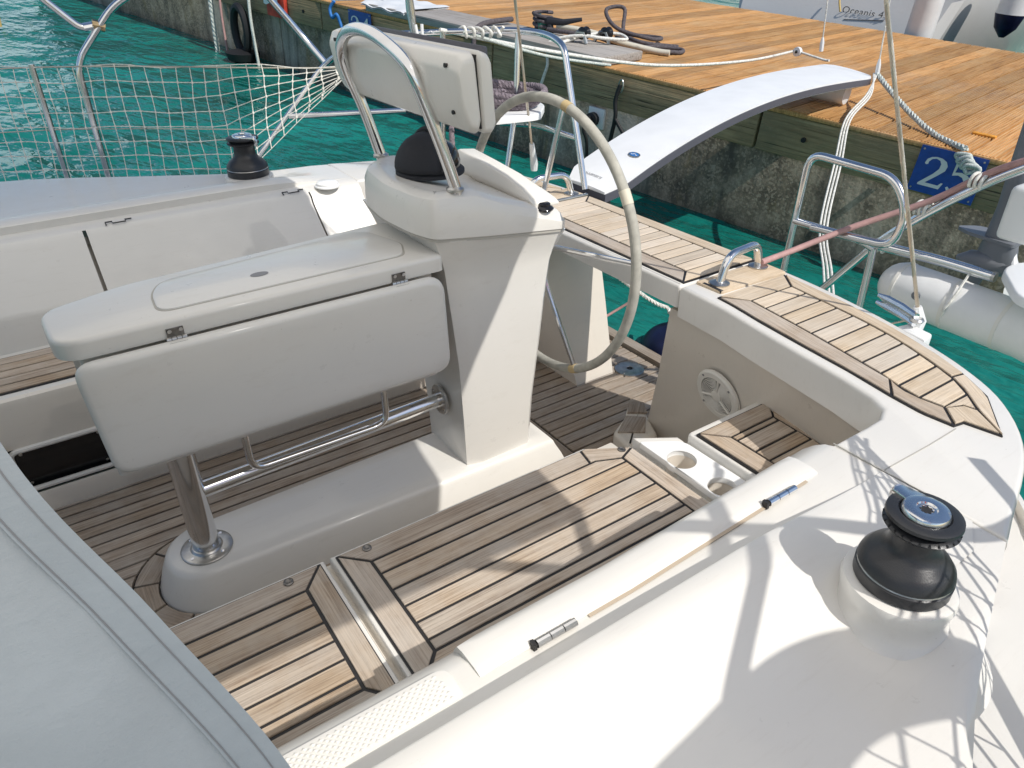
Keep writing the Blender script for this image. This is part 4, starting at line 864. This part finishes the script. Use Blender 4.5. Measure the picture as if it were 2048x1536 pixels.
P = [(cc[0]-.010 + .02*math.sin(e), cc[1]+.112*math.cos(e), cc[2]+.022+.108*math.sin(e)) for e in frange(R(0), R(180), 16)]
o = MB().tube(P, .013, 8).build('hood_rim', 'cover_black'); o.parent = cm
# engine / instrument bar at the aft edge of the pod
q = MB().loft([[(1.365,y,z0_),(1.352,y,z0_+.030),(1.368,y,z0_+h_),(1.435,y,z0_+h_*.92),(1.47,y,z0_+h_*.5),(1.472,y,z0_)] for y, z0_, h_ in ((1.868,1.012,.020),(1.885,1.012,.034),(1.95,1.016,.050),(2.05,1.02,.066),(2.20,1.022,.080),(2.34,1.022,.092),(2.37,1.022,.080))])
pp(q, 'instrument_lid', 'plastic_cream', 40, 'pale lid along the aft edge of the pod', bevel=.006, seg=2)
pp(MB().lathe([(.030,0),(.034,.006),(.030,.012),(.022,.016),(.022,.022),(.016,.026)], (1.405,1.868,1.005), 20), 'latch', 'black_gloss')

# ================================================================== WHEEL
WC = Vector((1.53,2.03,.828)); WR = .490
wh = root('ship_wheel', tuple(WC), 'large steering wheel with worn beige leather rim behind the pedestal', 'wheel')
def wpt(a, r_, dx=0): return (WC.x+dx, WC.y+r_*math.cos(a), WC.z+r_*math.sin(a))
rim_ = part(MB().tube([wpt(2*math.pi*k/96, WR) for k in range(96)], .0168, 14, True).build('rim', 'wheel_cover', None, 60), wh)
for a, mt, w_ in ((R(103),'twine',.030),(R(148),'tape',.045),(R(244.5),'twine',.035)):
    o = part(MB().tube([wpt(a+t, WR) for t in frange(-w_/WR/2*1.0, w_/WR/2, 4)], .0182, 14).build('whipping', mt, None, 60), wh)
for k in range(5):
    a = R(244.5 - 72*k); part(MB().tube([wpt(a, .05, -.045), wpt(a, .20, -.03), wpt(a, WR-.01)], .0095, 10).build('spoke', 'steel'), wh)
part(MB().lathe([(.03,-.15),(.03,-.06),(.06,-.055),(.06,-.03),(.03,-.02),(.001,-.018)], tuple(WC), 24, 'x').build('hub', 'steel'), wh)

# ================================================================== SPRAYHOOD and BIMINI
hoodA = spline([(.075,.36,.78),(.060,.375,.98),(.0432,.4055,1.15),(-.0125,.4848,1.30),(-.070,.5865,1.42),(-.11,.80,1.565),(-.14,1.20,1.66),(-.15,YC,1.70)], 8)
shd = root('sprayhood', (-.3,.6,.78), 'grey canvas sprayhood with stitched hem in the lower left foreground', 'canvas hood')
def off(p, t): return (p.x - t*(1.05), p.y + t*.10 + .0*t, p.z - t*t*.16 + .028*math.sin(t*3.0))
rings = [[tuple(Vector(off(p, t)) + Vector((0, -1, .6))*(.0035*min(1, t*8)*(math.sin(k*.55+t*9) + .6*math.sin(k*1.3-t*17+1)))) for k, p in enumerate(hoodA)] for t in (0, .012, .05, .09, .13, .17, .22, .27, .33, .4, .5, .6, .7, .85, 1.0)]
o = part(MB().loft(rings, False).build('canopy', 'canvas_grey', None, 60), shd); s_ = o.modifiers.new('thick', 'SOLIDIFY'); s_.thickness = .004; s_.offset = -1
def lift(p, k, t):
    i = k; a = hoodA[max(i-1,0)]; b = hoodA[min(i+1,len(hoodA)-1)]; tan = (b-a).normalized(); nrm = Vector((-1,0,0)).cross(tan).normalized()
    if nrm.y > 0 and nrm.z < 0: nrm = -nrm
    if nrm.z < 0 and abs(nrm.z) > abs(nrm.y): nrm = -nrm
    if nrm.y > 0 and nrm.z < .3: nrm = -nrm
    q = Vector(off(p, t)); return tuple(q + nrm*.0028)
hem = [[lift(p, k, t) for k, p in enumerate(hoodA)] for t in (-.004, .002, .016, .030)]
part(MB().loft(hem, False).build('hem', 'canvas_hem', None, 60), shd)
for t in (.007, .027): part(MB().tube([Vector(lift(p, k, t)) for k, p in enumerate(hoodA)], .0009, 4).build('stitching', 'ink_grey', None, 60), shd)
part(MB().tube([Vector(off(p, .02)) + Vector((0,.012,-.012)) for p in hoodA], .011, 8).build('bow', 'steel'), shd)
# bimini: folded over the forward cockpit, out of the picture except for its legs and its shade
BA = [(-.20,1.36),(.20,1.41),(.50,1.47),(.85,1.62),(1.35,1.62),(1.8,1.50),(2.25,1.40),(3.2,1.38),(4.20,1.36)]
bim = root('bimini', (.4,YC,1.9), 'pale canvas bimini top on bent steel tubes, shading the forward cockpit', 'canopy')
def bz(y): t = (y-YC)/2.24; return 2.17 - .22*t*t
rings = []
for y in frange(-.20, 4.24, 24):
    xa = interp(BA, y); rings.append([(x, y - (.42*max(0, min(1, (.34-x)/.10)) if y < -.19 else 0), bz(y) - .05*abs((x-.1)/1.5)**2) for x in (-1.45,-.9,-.3,.12,.24,.34,.9,xa)])
o = part(MB().loft(rings, False).build('canopy', 'canvas_top', None, 60), bim)
def leg(pts, nm='frame_tube'):
    for s in (0, 1):
        P = fillet([mir(p) if s else p for p in pts], .09); part(MB().tube(P, .0175, 12).build(nm, 'steel'), bim)
leg([(.428,-.49,.62),(.428,-.49,1.235),(.669,-.45,1.505),(1.20,-.22,1.73),(1.37,-.20,1.965)])
leg([(.565,-.47,1.402),(.49,-.48,1.395),(.39,-.48,1.50),(.0,-.40,1.93)])
leg([(1.575,-.06,1.205),(1.50,-.17,1.34),(1.20,-.20,1.73),(1.0,-.19,1.955)])
leg([(-.9,-.2,1.90),(-.9,-.9,.62)])
for s in (0, 1):
    P = [(.600,-.470,1.395),(.545,-.472,1.412)]; P = [mir(p) for p in P] if s else P
    part(MB().tube(P, .024, 8).build('bracket', 'bronze'), bim)
    P = [(.548,-.472,1.404),(.505,-.476,1.398)]; P = [mir(p) for p in P] if s else P
    part(MB().tube(P, .0205, 10).build('tube_end', 'steel'), bim)

# ================================================================== STANCHIONS, LIFELINES, NETS, PUSHPITS
def net(name, far, label):
    """knotted square mesh between a top cord and the deck edge, slack"""
    cell = .0615; n = 42; rows = 8; q = MB(); rnd = random.Random(3)
    def pt(i, j):
        x = -.95 + i*cell; t = j/rows; e = hull_y(x) + .03
        xx = x; tf = min(1, max(0, (xx-1.02)/.55))
        lo = .635 + .58*tf*.96; zt_ = 1.225 - .008*math.sin(i*.7) + (.0*tf)
        z = zt_ + (lo-zt_)*t + .003*math.sin(i*1.3+j*2.1)
        y = e + .035*tf + .012*math.sin(t*math.pi)*math.sin(i*.35) + rnd.uniform(-.003,.003)
        p = (xx + .005*math.sin(i*.9+j*.8) + rnd.uniform(-.003,.003) - .02*t, y, z)
        return mir(p) if far else p
    G = [[pt(i, j) for j in range(rows+1)] for i in range(n+1)]
    for i in range(n+1):
        q.tube(G[i], .0027, 4)
        for j in range(1, rows):
            if j % 1 == 0: 
                x, y, z = G[i][j]; q.box((x-.0045,y-.0045,z-.0045),(x+.0045,y+.0045,z+.0045))
    for j in range(rows+1): q.tube([G[i][j] for i in range(n+1)], .0027, 4)
    return solo(q.build(name, 'rope_white', None, 0), G[10][rows], label, 'net')
net('safety_net', True, 'white knotted safety net along the far rail above the water')
net('safety_net', False, 'safety net on the near rail, seen by its shadow on the deck')
for s in (0, 1):
    fl = (lambda p: mir(p)) if s else (lambda p: p)
    for k, x in enumerate((.24, -1.25)):
        y = hull_y(x)+.03
        r = root('stanchion', fl((x,y,.60)), ['near', 'far'][s] + ' rail stanchion ' + ['beside the net and bimini leg', 'forward of the sprayhood'][k], 'stanchion', 'lifeline stanchions')
        part(MB().tube([fl((x,y,.60)), fl((x-.003,y,1.235))], [.0155,.0145], 12).build('tube', 'steel'), r)
        part(MB().lathe([(.030,0),(.030,.006),(.018,.012),(.017,.05)], fl((x,y,.598)), 16).build('foot', 'steel_dull'), r)
    for z0_, nm, rad in ((1.225, 'top', .0042), (.92, 'middle', .003)):
        P = [fl((x, hull_y(x)+.03, z0_ - .012*math.sin((x+1)*2.0)**2)) for x in frange(-2.0, 1.56 if nm == 'top' else 1.25, 16)]
        solo(MB().tube(P, rad, 6).build('lifeline', 'wire', None, 60), P[-1], ['near', 'far'][s] + ' ' + nm + ' lifeline wire running through the net', 'lifeline', 'lifelines')
    # pushpit: raked forward leg, top rail round the quarter, gate post, lower rail and seat
    r = root('pushpit_rail', fl((1.8,.5,.77)), ['near side stainless stern rail with lashed gear beside the water', 'far side stainless stern rail round the quarter behind the wheel'][s], 'rail', 'stern rails')
    def pr_(pts, rad=.018, nm='rail_tube', mat='steel', f=.06): return part(MB().tube(fillet([fl(p) for p in pts], f), rad*1.06, 14).build(nm, mat), r)
    if s:
        pr_([(.98,-.06,.61),(1.577,-.06,1.203),(1.70,.30,1.36),(1.95,.66,1.39),(2.22,.80,1.395),(2.25,1.00,1.395),(2.235,1.12,1.385),(2.215,1.22,1.36),(2.18,1.46,.775)], .014, f=.09)
        pr_([(1.32,-.02,.958),(1.90,.22,.965)], .0145); pr_([(2.19,.74,.95),(2.215,1.02,.985),(2.20,1.36,.985)], .012)
        pr_([(2.10,.93,.77),(2.17,.905,1.06),(2.20,.88,1.39)], .014); pr_([(1.90,.62,.76),(1.92,.64,1.39)], .0125)
    else:
        pr_([(.98,-.06,.61),(1.577,-.06,1.203),(1.70,.06,1.25)], .014, f=.09)
        k_ = 2.46/2.22; K = lambda p, k: (p[0]*k, p[1]*k, 1.75-(1.75-p[2])*k)
        pr_([K(p, k_) for p in [(2.215,1.485,.70),(2.22,1.475,1.155),(2.22,1.17,1.143),(2.22,1.105,1.05),(2.22,1.12,.935),(2.20,1.40,.925)]], .0138, f=.06)
        pr_([K(p, k_) for p in [(2.215,1.480,.922),(2.22,1.23,.926),(2.24,1.19,.905)]], .0128)
        pr_([(2.60,1.59,.48),(2.60,1.364,.807),(2.60,1.205,.972),(2.60,.981,1.162),(2.60,.60,1.36),(2.55,.35,1.42)], .0145, f=.12)
        k_ = 2.62/2.3
        pr_([K(p, k_) for p in [(2.27,1.185,.909),(2.30,1.0,.911),(2.30,.845,.912)]], .0170); pr_([K(p, k_) for p in [(2.24,1.19,.905),(2.235,1.18,.70)]], .0135)
        part(MB().tube([K(p, k_) for p in [(2.3,.852,.912),(2.3,.836,.912)]], .0178, 12).build('end_cap', 'steel_dull'), r)
    # white seat board in the corner
    ps = [(2.64,.955),(2.78,.93),(2.70,.60),(2.44,.66),(2.42,.80)] if not s else [(2.36,.50),(2.32,.95),(2.15,1.14),(1.88,1.10),(1.93,.62)]
    ps = rpoly([fl(p) for p in ps], .06)
    zb = .80 if not s else 1.035
    solo(MB().prism(ps, zb, zb+.03, .008, 3).build('corner_seat', 'plastic_white', None, 40), (ps[0][0], ps[0][1], zb), ['white seat board in the near stern rail at the right edge', 'white seat board in the far stern rail under a rope coil'][s], 'seat board', 'stern rail seat boards')
    # backstay with turnbuckle
    b0 = (2.135,.935,.775) if not s else (2.19,3.0,.80); b1 = (1.90,1.144,1.634) if not s else (1.90,2.753,1.557)
    r = root('backstay', b0, ['near twisted wire backstay rising from the stern edge', 'far twisted wire backstay rising behind the steering wheel'][s], 'backstay', 'wire backstays')
    d = (Vector(b1)-Vector(b0)).normalized(); st = Vector(b0)+d*.03
    part(MB().twist([st, st+d*2.6], .0062, 5, .05, 4).build('wire', 'wire', None, 60), r)
    part(MB().tube([Vector(b0)-Vector((0,0,.03)), Vector(b0), st+d*.10 if s else st+d*.02], [.017,.020,.012], 10).build('boot', 'plastic_white'), r)
    if not s:
        for dz in (.012,-.012): part(MB().tube([(2.10,.93,.79+dz),(2.128,.99,.79+dz),(2.145,1.05,.79+dz),(2.15,1.085,.79+dz)], [.010,.012,.012,.006], 8).build('turnbuckle', 'steel'), r)
        part(MB().lathe([(.018,-.006),(.022,0),(.018,.006)], (2.105,.930,.79), 12).build('shackle', 'steel_dull'), r)
        part(MB().prism([(2.06,.87),(2.12,.88),(2.13,.96),(2.08,.97)], .70, .762, .012, 3).build('chainplate_boot', 'plastic_white', None, 40), r)

# ================================================================== GANGWAY
gw = root('gangway', (2.2,2.6,.72), 'white arched gangway plank with dark edge reaching from the stern to the dock', 'gangway')
gA = [Vector((2.20,2.79,.785)), Vector((2.20,2.41,.785))]; gB = [D(2.36,6.06,-.985), D(1.92,5.88,-.985)]
def gpt(t, s):
    a, b = gA[s], gB[s]; p = a.lerp(b, t); p.z += .145*math.sin(math.pi*t**.80); return p
def grow(t, dz, ins):
    l, r_ = gpt(t, 0), gpt(t, 1); d = (r_-l).normalized(); return l + d*ins, r_ - d*ins
T = frange(0, 1, 36); rings = []; edge = []; under = []
for t in T:
    k = min(1, t/.03, (1-t)/.03); cut = .05*(1-max(0,k))
    l, r_ = grow(t, 0, .006+cut); up = Vector((0,0,1))
    n_ = 6; rings.append([tuple(l.lerp(r_, i/n_) + up*(.006*(1-(2*i/n_-1)**2))) for i in range(n_+1)] + [tuple(r_ - up*.012), tuple(l - up*.012)])
    l, r_ = grow(t, 0, cut); edge.append([tuple(l - up*.010), tuple(r_ - up*.010), tuple(r_ - up*.048), tuple(l - up*.048)])
    l, r_ = grow(t, 0, .012+cut); under.append([tuple(l - up*.047), tuple(r_ - up*.047), tuple(r_ - up*.055), tuple(l - up*.055)])
part(MB().loft(rings).build('deck', 'paint_bright', None, 40), gw); part(MB().loft(edge).build('edge_trim', 'grey_edge', None, 40), gw); part(MB().loft(under).build('underside', 'plastic_white', None, 40), gw)
pc = gpt(.10, 0).lerp(gpt(.10, 1), .64); dx = (gpt(.12,0)-gpt(.08,0)).normalized(); dy = (gpt(.1,1)-gpt(.1,0)).normalized(); up = dx.cross(dy); up = up if up.z > 0 else -up
em = Matrix((( dy.x, -dx.x, up.x, pc.x+up.x*.009), (dy.y, -dx.y, up.y, pc.y+up.y*.009), (dy.z, -dx.z, up.z, pc.z+up.z*.009), (0,0,0,1)))
def ell(a, b, z, n=28): return [(a*math.cos(2*math.pi*i/n), b*math.sin(2*math.pi*i/n), z) for i in range(n)]
part(MB().loft([ell(.040,.024,0), ell(.040,.024,.0015)]).xform(em).build('emblem', 'steel_dull', None, 40), gw)
part(MB().loft([ell(.030,.017,.0016), ell(.030,.017,.0022)]).xform(em).build('emblem_field', 'blue_line', None, 40), gw)
q = MB().tube([(-.022+.044*i/10, .006*math.sin(i*.9), .0024) for i in range(11)], .0022, 4).xform(em); part(q.build('emblem_wave', 'paint_white', None, 40), gw)
t = text_mesh('cherinauto.it', .030, 'ink_grey', 'lettering', .0003, .2); pm = gpt(.022,0).lerp(gpt(.022,1), .42)
t.matrix_world = Matrix.Identity(4); t.data.transform(Matrix(((dy.x,-dx.x,up.x,pm.x+up.x*.0075),(dy.y,-dx.y,up.y,pm.y+up.y*.0075),(dy.z,-dx.z,up.z,pm.z+up.z*.0075),(0,0,0,1)))); part(t, gw)
wp = D(2.12,5.62,-1.09); part(MB().lathe([(.02,-.13),(.066,-.125),(.070,-.10),(.070,.10),(.066,.125),(.02,.13)], (0,0,0), 20, 'x').xform(MD.to_3x3().to_4x4()).xform(Matrix.Translation(wp)).build('roller', 'fender_white'), gw)
part(MB().box((2.14,2.46,.70),(2.24,2.74,.745)).build('hinge_block', 'black_rubber', None, 40, .01), gw)
def wrope(name, pts, rad, mat, label, tw=False, k=8, cat='rope', base=0, group=None, pitch=5.5):
    b = MB(); P = spline(pts, k)
    if tw: b.twist(P, rad, 3, rad*pitch)
    else: b.tube(P, rad, 7)
    return solo(b.build(name, mat, None, 70), tuple(Vector(pts[base])), label, cat, group)
tipR = gB[1] + Vector((0,0,.02)); tipL = gB[0] + Vector((0,0,.02))
sg = D(1.03, V0-.03, WT+.02)
wrope('mooring_rope', [tipR, tipR.lerp(sg,.35)+Vector((0,0,-.05)), tipR.lerp(sg,.7)+Vector((0,0,-.06)), sg], .019, 'rope_green', 'twisted white and green rope from the gangway tip down to the berth plate 25', True)
P = [sg + EU*(.045*math.sin(k*1.9)-.008*k+.0) - EN*(.032*math.cos(k*1.9)+.04+.004*k) - EV*(.03+.006*k) for k in range(14)]
wrope('rope_knot', P, .012, 'rope_green', 'loose white knot with green flecks over the berth plate 25', False, 5)
# white lines down from the gangway tip
for k in range(3):
    e0 = Vector((2.19,1.36-.028*k,.70)); m0 = Vector((2.6,1.42-.02*k,.78))
    wrope('control_line', [tipR + EU*.012*k, D(1.84-.014*k,5.55,-1.05), D(1.78-.016*k,5.12,-1.14), D(1.62-.02*k,4.7,-1.29), D(1.385-.02*k,4.1,-1.49), D(1.165-.022*k,3.7,-1.56), D(.97-.024*k,3.3,-1.59), D(.80-.024*k,2.95,-1.66)], .0065, 'rope_white', ['leftmost', 'middle', 'rightmost'][k] + ' of three thin white lines hanging from the gangway tip behind the ladder loop', False, 8, 'line', 0, 'thin gangway lines')
def skyline(p0, dirv, L, label, rad=.005):
    r_ = root('lifting_line', tuple(p0), label, 'line', 'gangway lifting lines')
    part(MB().twist([p0, p0 + dirv*L], rad, 3, .04).build('line', 'rope_white', None, 60), r_); part(MB().tube([p0, p0 + dirv*.06, p0+dirv*.10], [.016,.016,.008], 8).build('fitting', 'plastic_white'), r_)
skyline(tipR, Vector((-.10,.02,1)).normalized(), 1.6, 'thin white lifting line rising from the right corner of the gangway tip')
skyline(tipL + Vector((.05,.12,.05)), Vector((-.10,.02,1)).normalized(), 1.6, 'thin white lifting line rising from the left corner of the gangway tip')
# long braided line from the far stern rail past the dock edge to the gangway tip, with its block
ra = Vector((1.90, 2*YC-.65, 1.40)); bl = tipL + Vector((-.05,.30,.04))
wrope('braided_line', [ra, ra.lerp(bl,.22)-Vector((0,0,.075)), ra.lerp(bl,.5)-Vector((0,0,.13)), ra.lerp(bl,.8)-Vector((0,0,.085)), bl], .010, 'rope_white', 'long white braided line sagging from the far stern rail to the gangway tip')
wrope('braided_line', [ra+Vector((.1,-.05,-.01)), ra.lerp(bl,.2)-Vector((0,.02,.095)), ra.lerp(bl,.36)-Vector((0,.02,.135))], .008, 'rope_green', 'second braided line doubled below the long white one near the far rail')
r = root('pulley_block', tuple(bl), 'small spotted pulley block at the left of the gangway tip', 'pulley')
part(MB().lathe([(.02,-.016),(.034,-.014),(.036,0),(.034,.014),(.02,.016)], tuple(bl+Vector((0,-.04,.0))), 18, 'x').build('cheek', 'plastic_white'), r); part(MB().lathe([(.012,-.02),(.012,.02)], tuple(bl+Vector((0,-.04,.0))), 10, 'x').build('sheave', 'black_gloss'), r)
wrope('braided_line', [bl+Vector((0,-.06,0)), tipL+Vector((0,.05,.0)), tipL], .009, 'rope_white', 'short doubled line between the pulley block and the gangway tip')
# knot of cord on the far stern rail, rod holder
P = [Vector((2.0+.015*k*.6, 2*YC-.67-.012*k, 1.39)) + Vector((.0,.026*math.cos(k*2.2),.026*math.sin(k*2.2))) for k in range(16)]
wrope('lashing', P, .0075, 'rope_white', 'white cord lashed round the far stern rail', False, 5)
r = root('rod_holder', (1.80,2*YC-.56,1.39), 'short upright steel rod holder clamped on the far stern rail', 'rod holder')
c0 = Vector((1.80,2*YC-.57,1.395)); part(MB().tube([c0-Vector((0,0,.02)), c0+Vector((-.01,0,.09)), c0+Vector((-.015,0,.16)), c0+Vector((-.016,0,.185))], [.015,.021,.018,.021], 14).build('tube', 'steel'), r)
part(MB().tube([c0+Vector((-.016,0,.183)), c0+Vector((-.017,0,.195))], .022, 14).build('cap', 'black_rubber'), r); part(MB().tube(fillet([c0+Vector((.03,-.03,.03)), c0+Vector((.03,-.03,-.05)), c0+Vector((.0,-.05,-.06)), c0+Vector((-.01,-.04,.03))], .02), .008, 8).build('clamp', 'plastic_white'), r)
# coil of mauve rope on the far seat board, tail hanging
q = MB(); cc_ = Vector((2.16,2*YC-.86,1.075))
P = []
for k in range(70):
    a = k*.42; rr = .155 + .02*math.sin(k*.37); P.append(cc_ + Vector((rr*math.cos(a)*.95, rr*math.sin(a)*1.25, .016*(k/15) + .006*math.sin(k*1.1))))
q.twist(spline(P, 3), .017, 3, .055); solo(q.build('rope_coil', 'rope_mauve', None, 70), tuple(cc_), 'coil of thick mauve rope lying on the far white seat board', 'rope')
wrope('mauve_rope', [cc_+Vector((-.16,.1,.02)), cc_+Vector((-.30,.05,-.05)), cc_+Vector((-.33,.0,-.22)), cc_+Vector((-.30,-.02,-.32))], .014, 'rope_mauve', 'mauve rope tail hanging behind the wheel rim', True)
# pink hose / line from the near hand grip along the diagonal tube
wrope('pink_line', [(2.07,1.48,.80),(2.25,1.49,.80),(2.45,1.40,.875),(2.59,1.22,.995),(2.60,1.02,1.155),(2.60,.62,1.372)], .0115, 'rope_pink', 'pink line running from the near hand grip up along the slanted steel tube', False, 8)
wrope('pink_line', [(1.50,2.47,.44),(1.75,2.50,.43),(2.05,2.49,.44),(2.32,2.44,.46)], .0075, 'rope_pink', 'dull red line stretched below the stern seat behind the wheel', False, 6)
wrope('pink_line', [(1.70,2.50,-.015),(1.90,2.51,.01),(2.10,2.51,.06),(2.30,2.49,.13),(2.42,2.42,.22)], .007, 'rope_pink', 'dull red line along the foot of the far stern quarter', False, 6)
for k, (x, y, z, lab) in enumerate(((2.60,1.07,1.09,'upper'),(2.60,1.22,.96,'lower'),(2.60,1.33,.79,'rail'))):
    P = [Vector((x+.022*math.cos(a*1.5), y+.004*a, z+.024*math.sin(a*1.5))) for a in range(14)]
    wrope('lashing', P, .006, 'rope_white', 'white cord lashing at the ' + ['top of the slanted near tube', 'foot of the slanted near tube', 'inner end of the near horizontal rail'][k], False, 5)
# long white roll lashed below the near rail, its cord
KK = lambda p, k: Vector((p[0]*k, p[1]*k, 1.75-(1.75-p[2])*k))
rl = [KK((2.30,1.165,.795), 1.14), KK((2.30,.70,.785), 1.14), KK((2.26,.42,.77), 1.14)]
q = MB(); n_ = 10; rings = []
ax = (rl[1]-rl[0]).normalized(); pts = [rl[0]] ; rad = []
P = [rl[0] + ax*.088*(1-math.cos(math.pi/2*i/6)) for i in range(7)]; RR = [.001+.088*math.sin(math.pi/2*i/6) for i in range(7)]
P += [rl[0].lerp(rl[1], .35), rl[0].lerp(rl[1], .7), rl[1], rl[2]]; RR += [.0905,.0915,.0905,.090]
q.tube(P, RR, 24); r = root('inflatable_roll', tuple(rl[1]-Vector((0,0,.08))), 'long white inflatable roll hanging under the near stern rail', 'inflatable')
part(q.build('roll', 'fender_white', None, 60), r)
for t_ in (.16, .52, .86):
    c_ = rl[0].lerp(rl[1], t_); part(MB().tube([c_ - ax*.006, c_ + ax*.006], .0925, 28).build('seam_band', 'plastic_cream'), r)
c_ = rl[0].lerp(rl[1], .34) + Vector((-.085,0,.02)); part(MB().lathe([(.016,-.004),(.016,.004),(.009,.008)], (0,0,0), 14, 'x').xform(Matrix.Translation(c_) @ Matrix.Rotation(R(180), 4, 'Z')).build('valve', 'outboard_grey'), r)
part(MB().tube([KK(p, 1.14) for p in [(2.30,.905,.915),(2.245,.90,.865),(2.215,.91,.80),(2.24,.92,.735),(2.30,.93,.712)]], .0045, 6).build('cord', 'rope_white'), r)
part(MB().tube([KK(p, 1.14) for p in [(2.29,1.0,.72),(2.27,1.18,.60),(2.25,1.2,.45)]], .004, 6).build('hanging_cord', 'wire'), r)
# outboard engine clamped on the stern rail, only its lower unit in view
ob = root('outboard_motor', (2.5,.93,.84), 'grey tilted outboard leg with propeller at the right edge', 'outboard')
OBM = Matrix.Translation((0,0,1.75)) @ Matrix.Scale(1.12, 4) @ Matrix.Translation((0,0,-1.75))
def op(b, nm, mat, **k): return part(b.xform(OBM).build(nm, mat, None, 40, **k), ob)
def osec(c, a, b): return [(c[0]+a*math.cos(t)*1.0, c[1]+b*math.sin(t), c[2]) for t in frange(0, 2*math.pi*15/16, 15)]
op(MB().loft([osec((2.50,.925,.86),.030,.060), osec((2.50,.928,.90),.034,.062), osec((2.50,.932,.965),.030,.050), osec((2.50,.940,1.06),.026,.036), osec((2.50,.945,1.20),.030,.036), osec((2.50,.945,1.40),.034,.040)]), 'leg', 'outboard_grey')
op(MB().prism(rpoly([(2.455,.875),(2.56,.88),(2.56,1.03),(2.50,1.075),(2.47,1.02)], .02), .955, .965), 'cavitation_plate', 'outboard_grey')
op(MB().tube([(2.52,.85,.875),(2.50,.90,.880),(2.49,.95,.880),(2.485,1.0,.877),(2.48,1.035,.874)], [.018,.034,.038,.030,.008], 16), 'gearcase', 'outboard_grey')
op(MB().loft([[(2.488,.985,.85),(2.495,.985,.85),(2.495,.93,.86),(2.488,.93,.86)], [(2.488,.985,.775),(2.495,.985,.775),(2.495,.955,.775),(2.488,.955,.775)]]), 'skeg', 'outboard_grey')
for k in range(3):
    a = R(30+120*k); u_ = Vector((math.cos(a), 0, math.sin(a))); w_ = Vector((-math.sin(a), 0, math.cos(a))); c0 = Vector((2.50,.845,.875)); rings = []
    for d, wd, tw_ in ((.02,.014,.02),(.05,.034,.018),(.085,.036,.012),(.105,.018,.006)):
        c1 = c0 + u_*d; rings.append([c1 - w_*wd + Vector((0,tw_,0)), c1 + Vector((0,.004,0)), c1 + w_*wd - Vector((0,tw_,0)), c1 - Vector((0,.003,0))])
    op(MB().loft(rings), 'propeller_blade', 'plastic_white')
op(MB().box((2.36,.80,1.02),(2.46,.90,1.16)).build('clamp', 'plastic_white') and MB().box((2.36,.80,1.00),(2.46,.905,1.16)), 'clamp', 'plastic_white', bevel=.02, seg=3)
for o in [o for o in bpy.data.objects if o.name.startswith('clamp') and o.parent is None]: bpy.data.objects.remove(o)
# blue covered round fender floating behind the open stern, white rope
nf = root('round_fender', (2.72,2.46,-.30), 'white ball fender in a navy cover floating behind the open stern', 'fender')
part(MB().lathe([(.001,-.165)] + [(.165*math.cos(t), .165*math.sin(t)) for t in frange(R(-80), R(40), 10)], (2.74,2.44,-.20), 28).build('body', 'fender_white'), nf)
part(MB().lathe([(.170*math.cos(t), .170*math.sin(t)) for t in frange(R(8), R(72), 8)] + [(.03,.188),(.03,.21),(.001,.212)], (2.74,2.44,-.20), 28).build('cover', 'navy'), nf)
wrope('fender_rope', [(2.40,2.56,.30),(2.52,2.53,.20),(2.62,2.47,.12),(2.68,2.44,.09),(2.66,2.40,.08),(2.70,2.40,.10),(2.73,2.44,.10)], .011, 'rope_white', 'white rope knotted to the navy covered fender', True)
# horseshoe lifebuoy on the near rail, outside the picture; its shadow lies on the near deck
hb = root('horseshoe_lifebuoy', (.78,-.13,.9), 'red horseshoe lifebuoy hung on the near rail, casting the arched shadow on deck', 'lifebuoy')
P = [(.50,-.35,1.33),(.62,-.35,1.44),(.80,-.35,1.478),(.97,-.35,1.50),(1.09,-.35,1.468),(1.165,-.35,1.40),(1.15,-.35,1.30),(1.08,-.35,1.22)]
part(MB().tube(spline(P, 6), .075, 12).build('ring', 'red_buoy'), hb)
part(MB().tube([(.80,-.35,1.56),(.80,-.34,1.38)], .02, 6).build('strap', 'paint_white'), hb)
# far left: tyre fender and yellow line hanging from a neighbouring boat
drope('mooring_line', [(12.9, 3.2, WW+1.35), (12.85, 3.2, WW+.7), (12.95, 3.2, WW+.05)], .03, 'yellow_rope', 'frayed yellow line dipping into the water at the upper left')
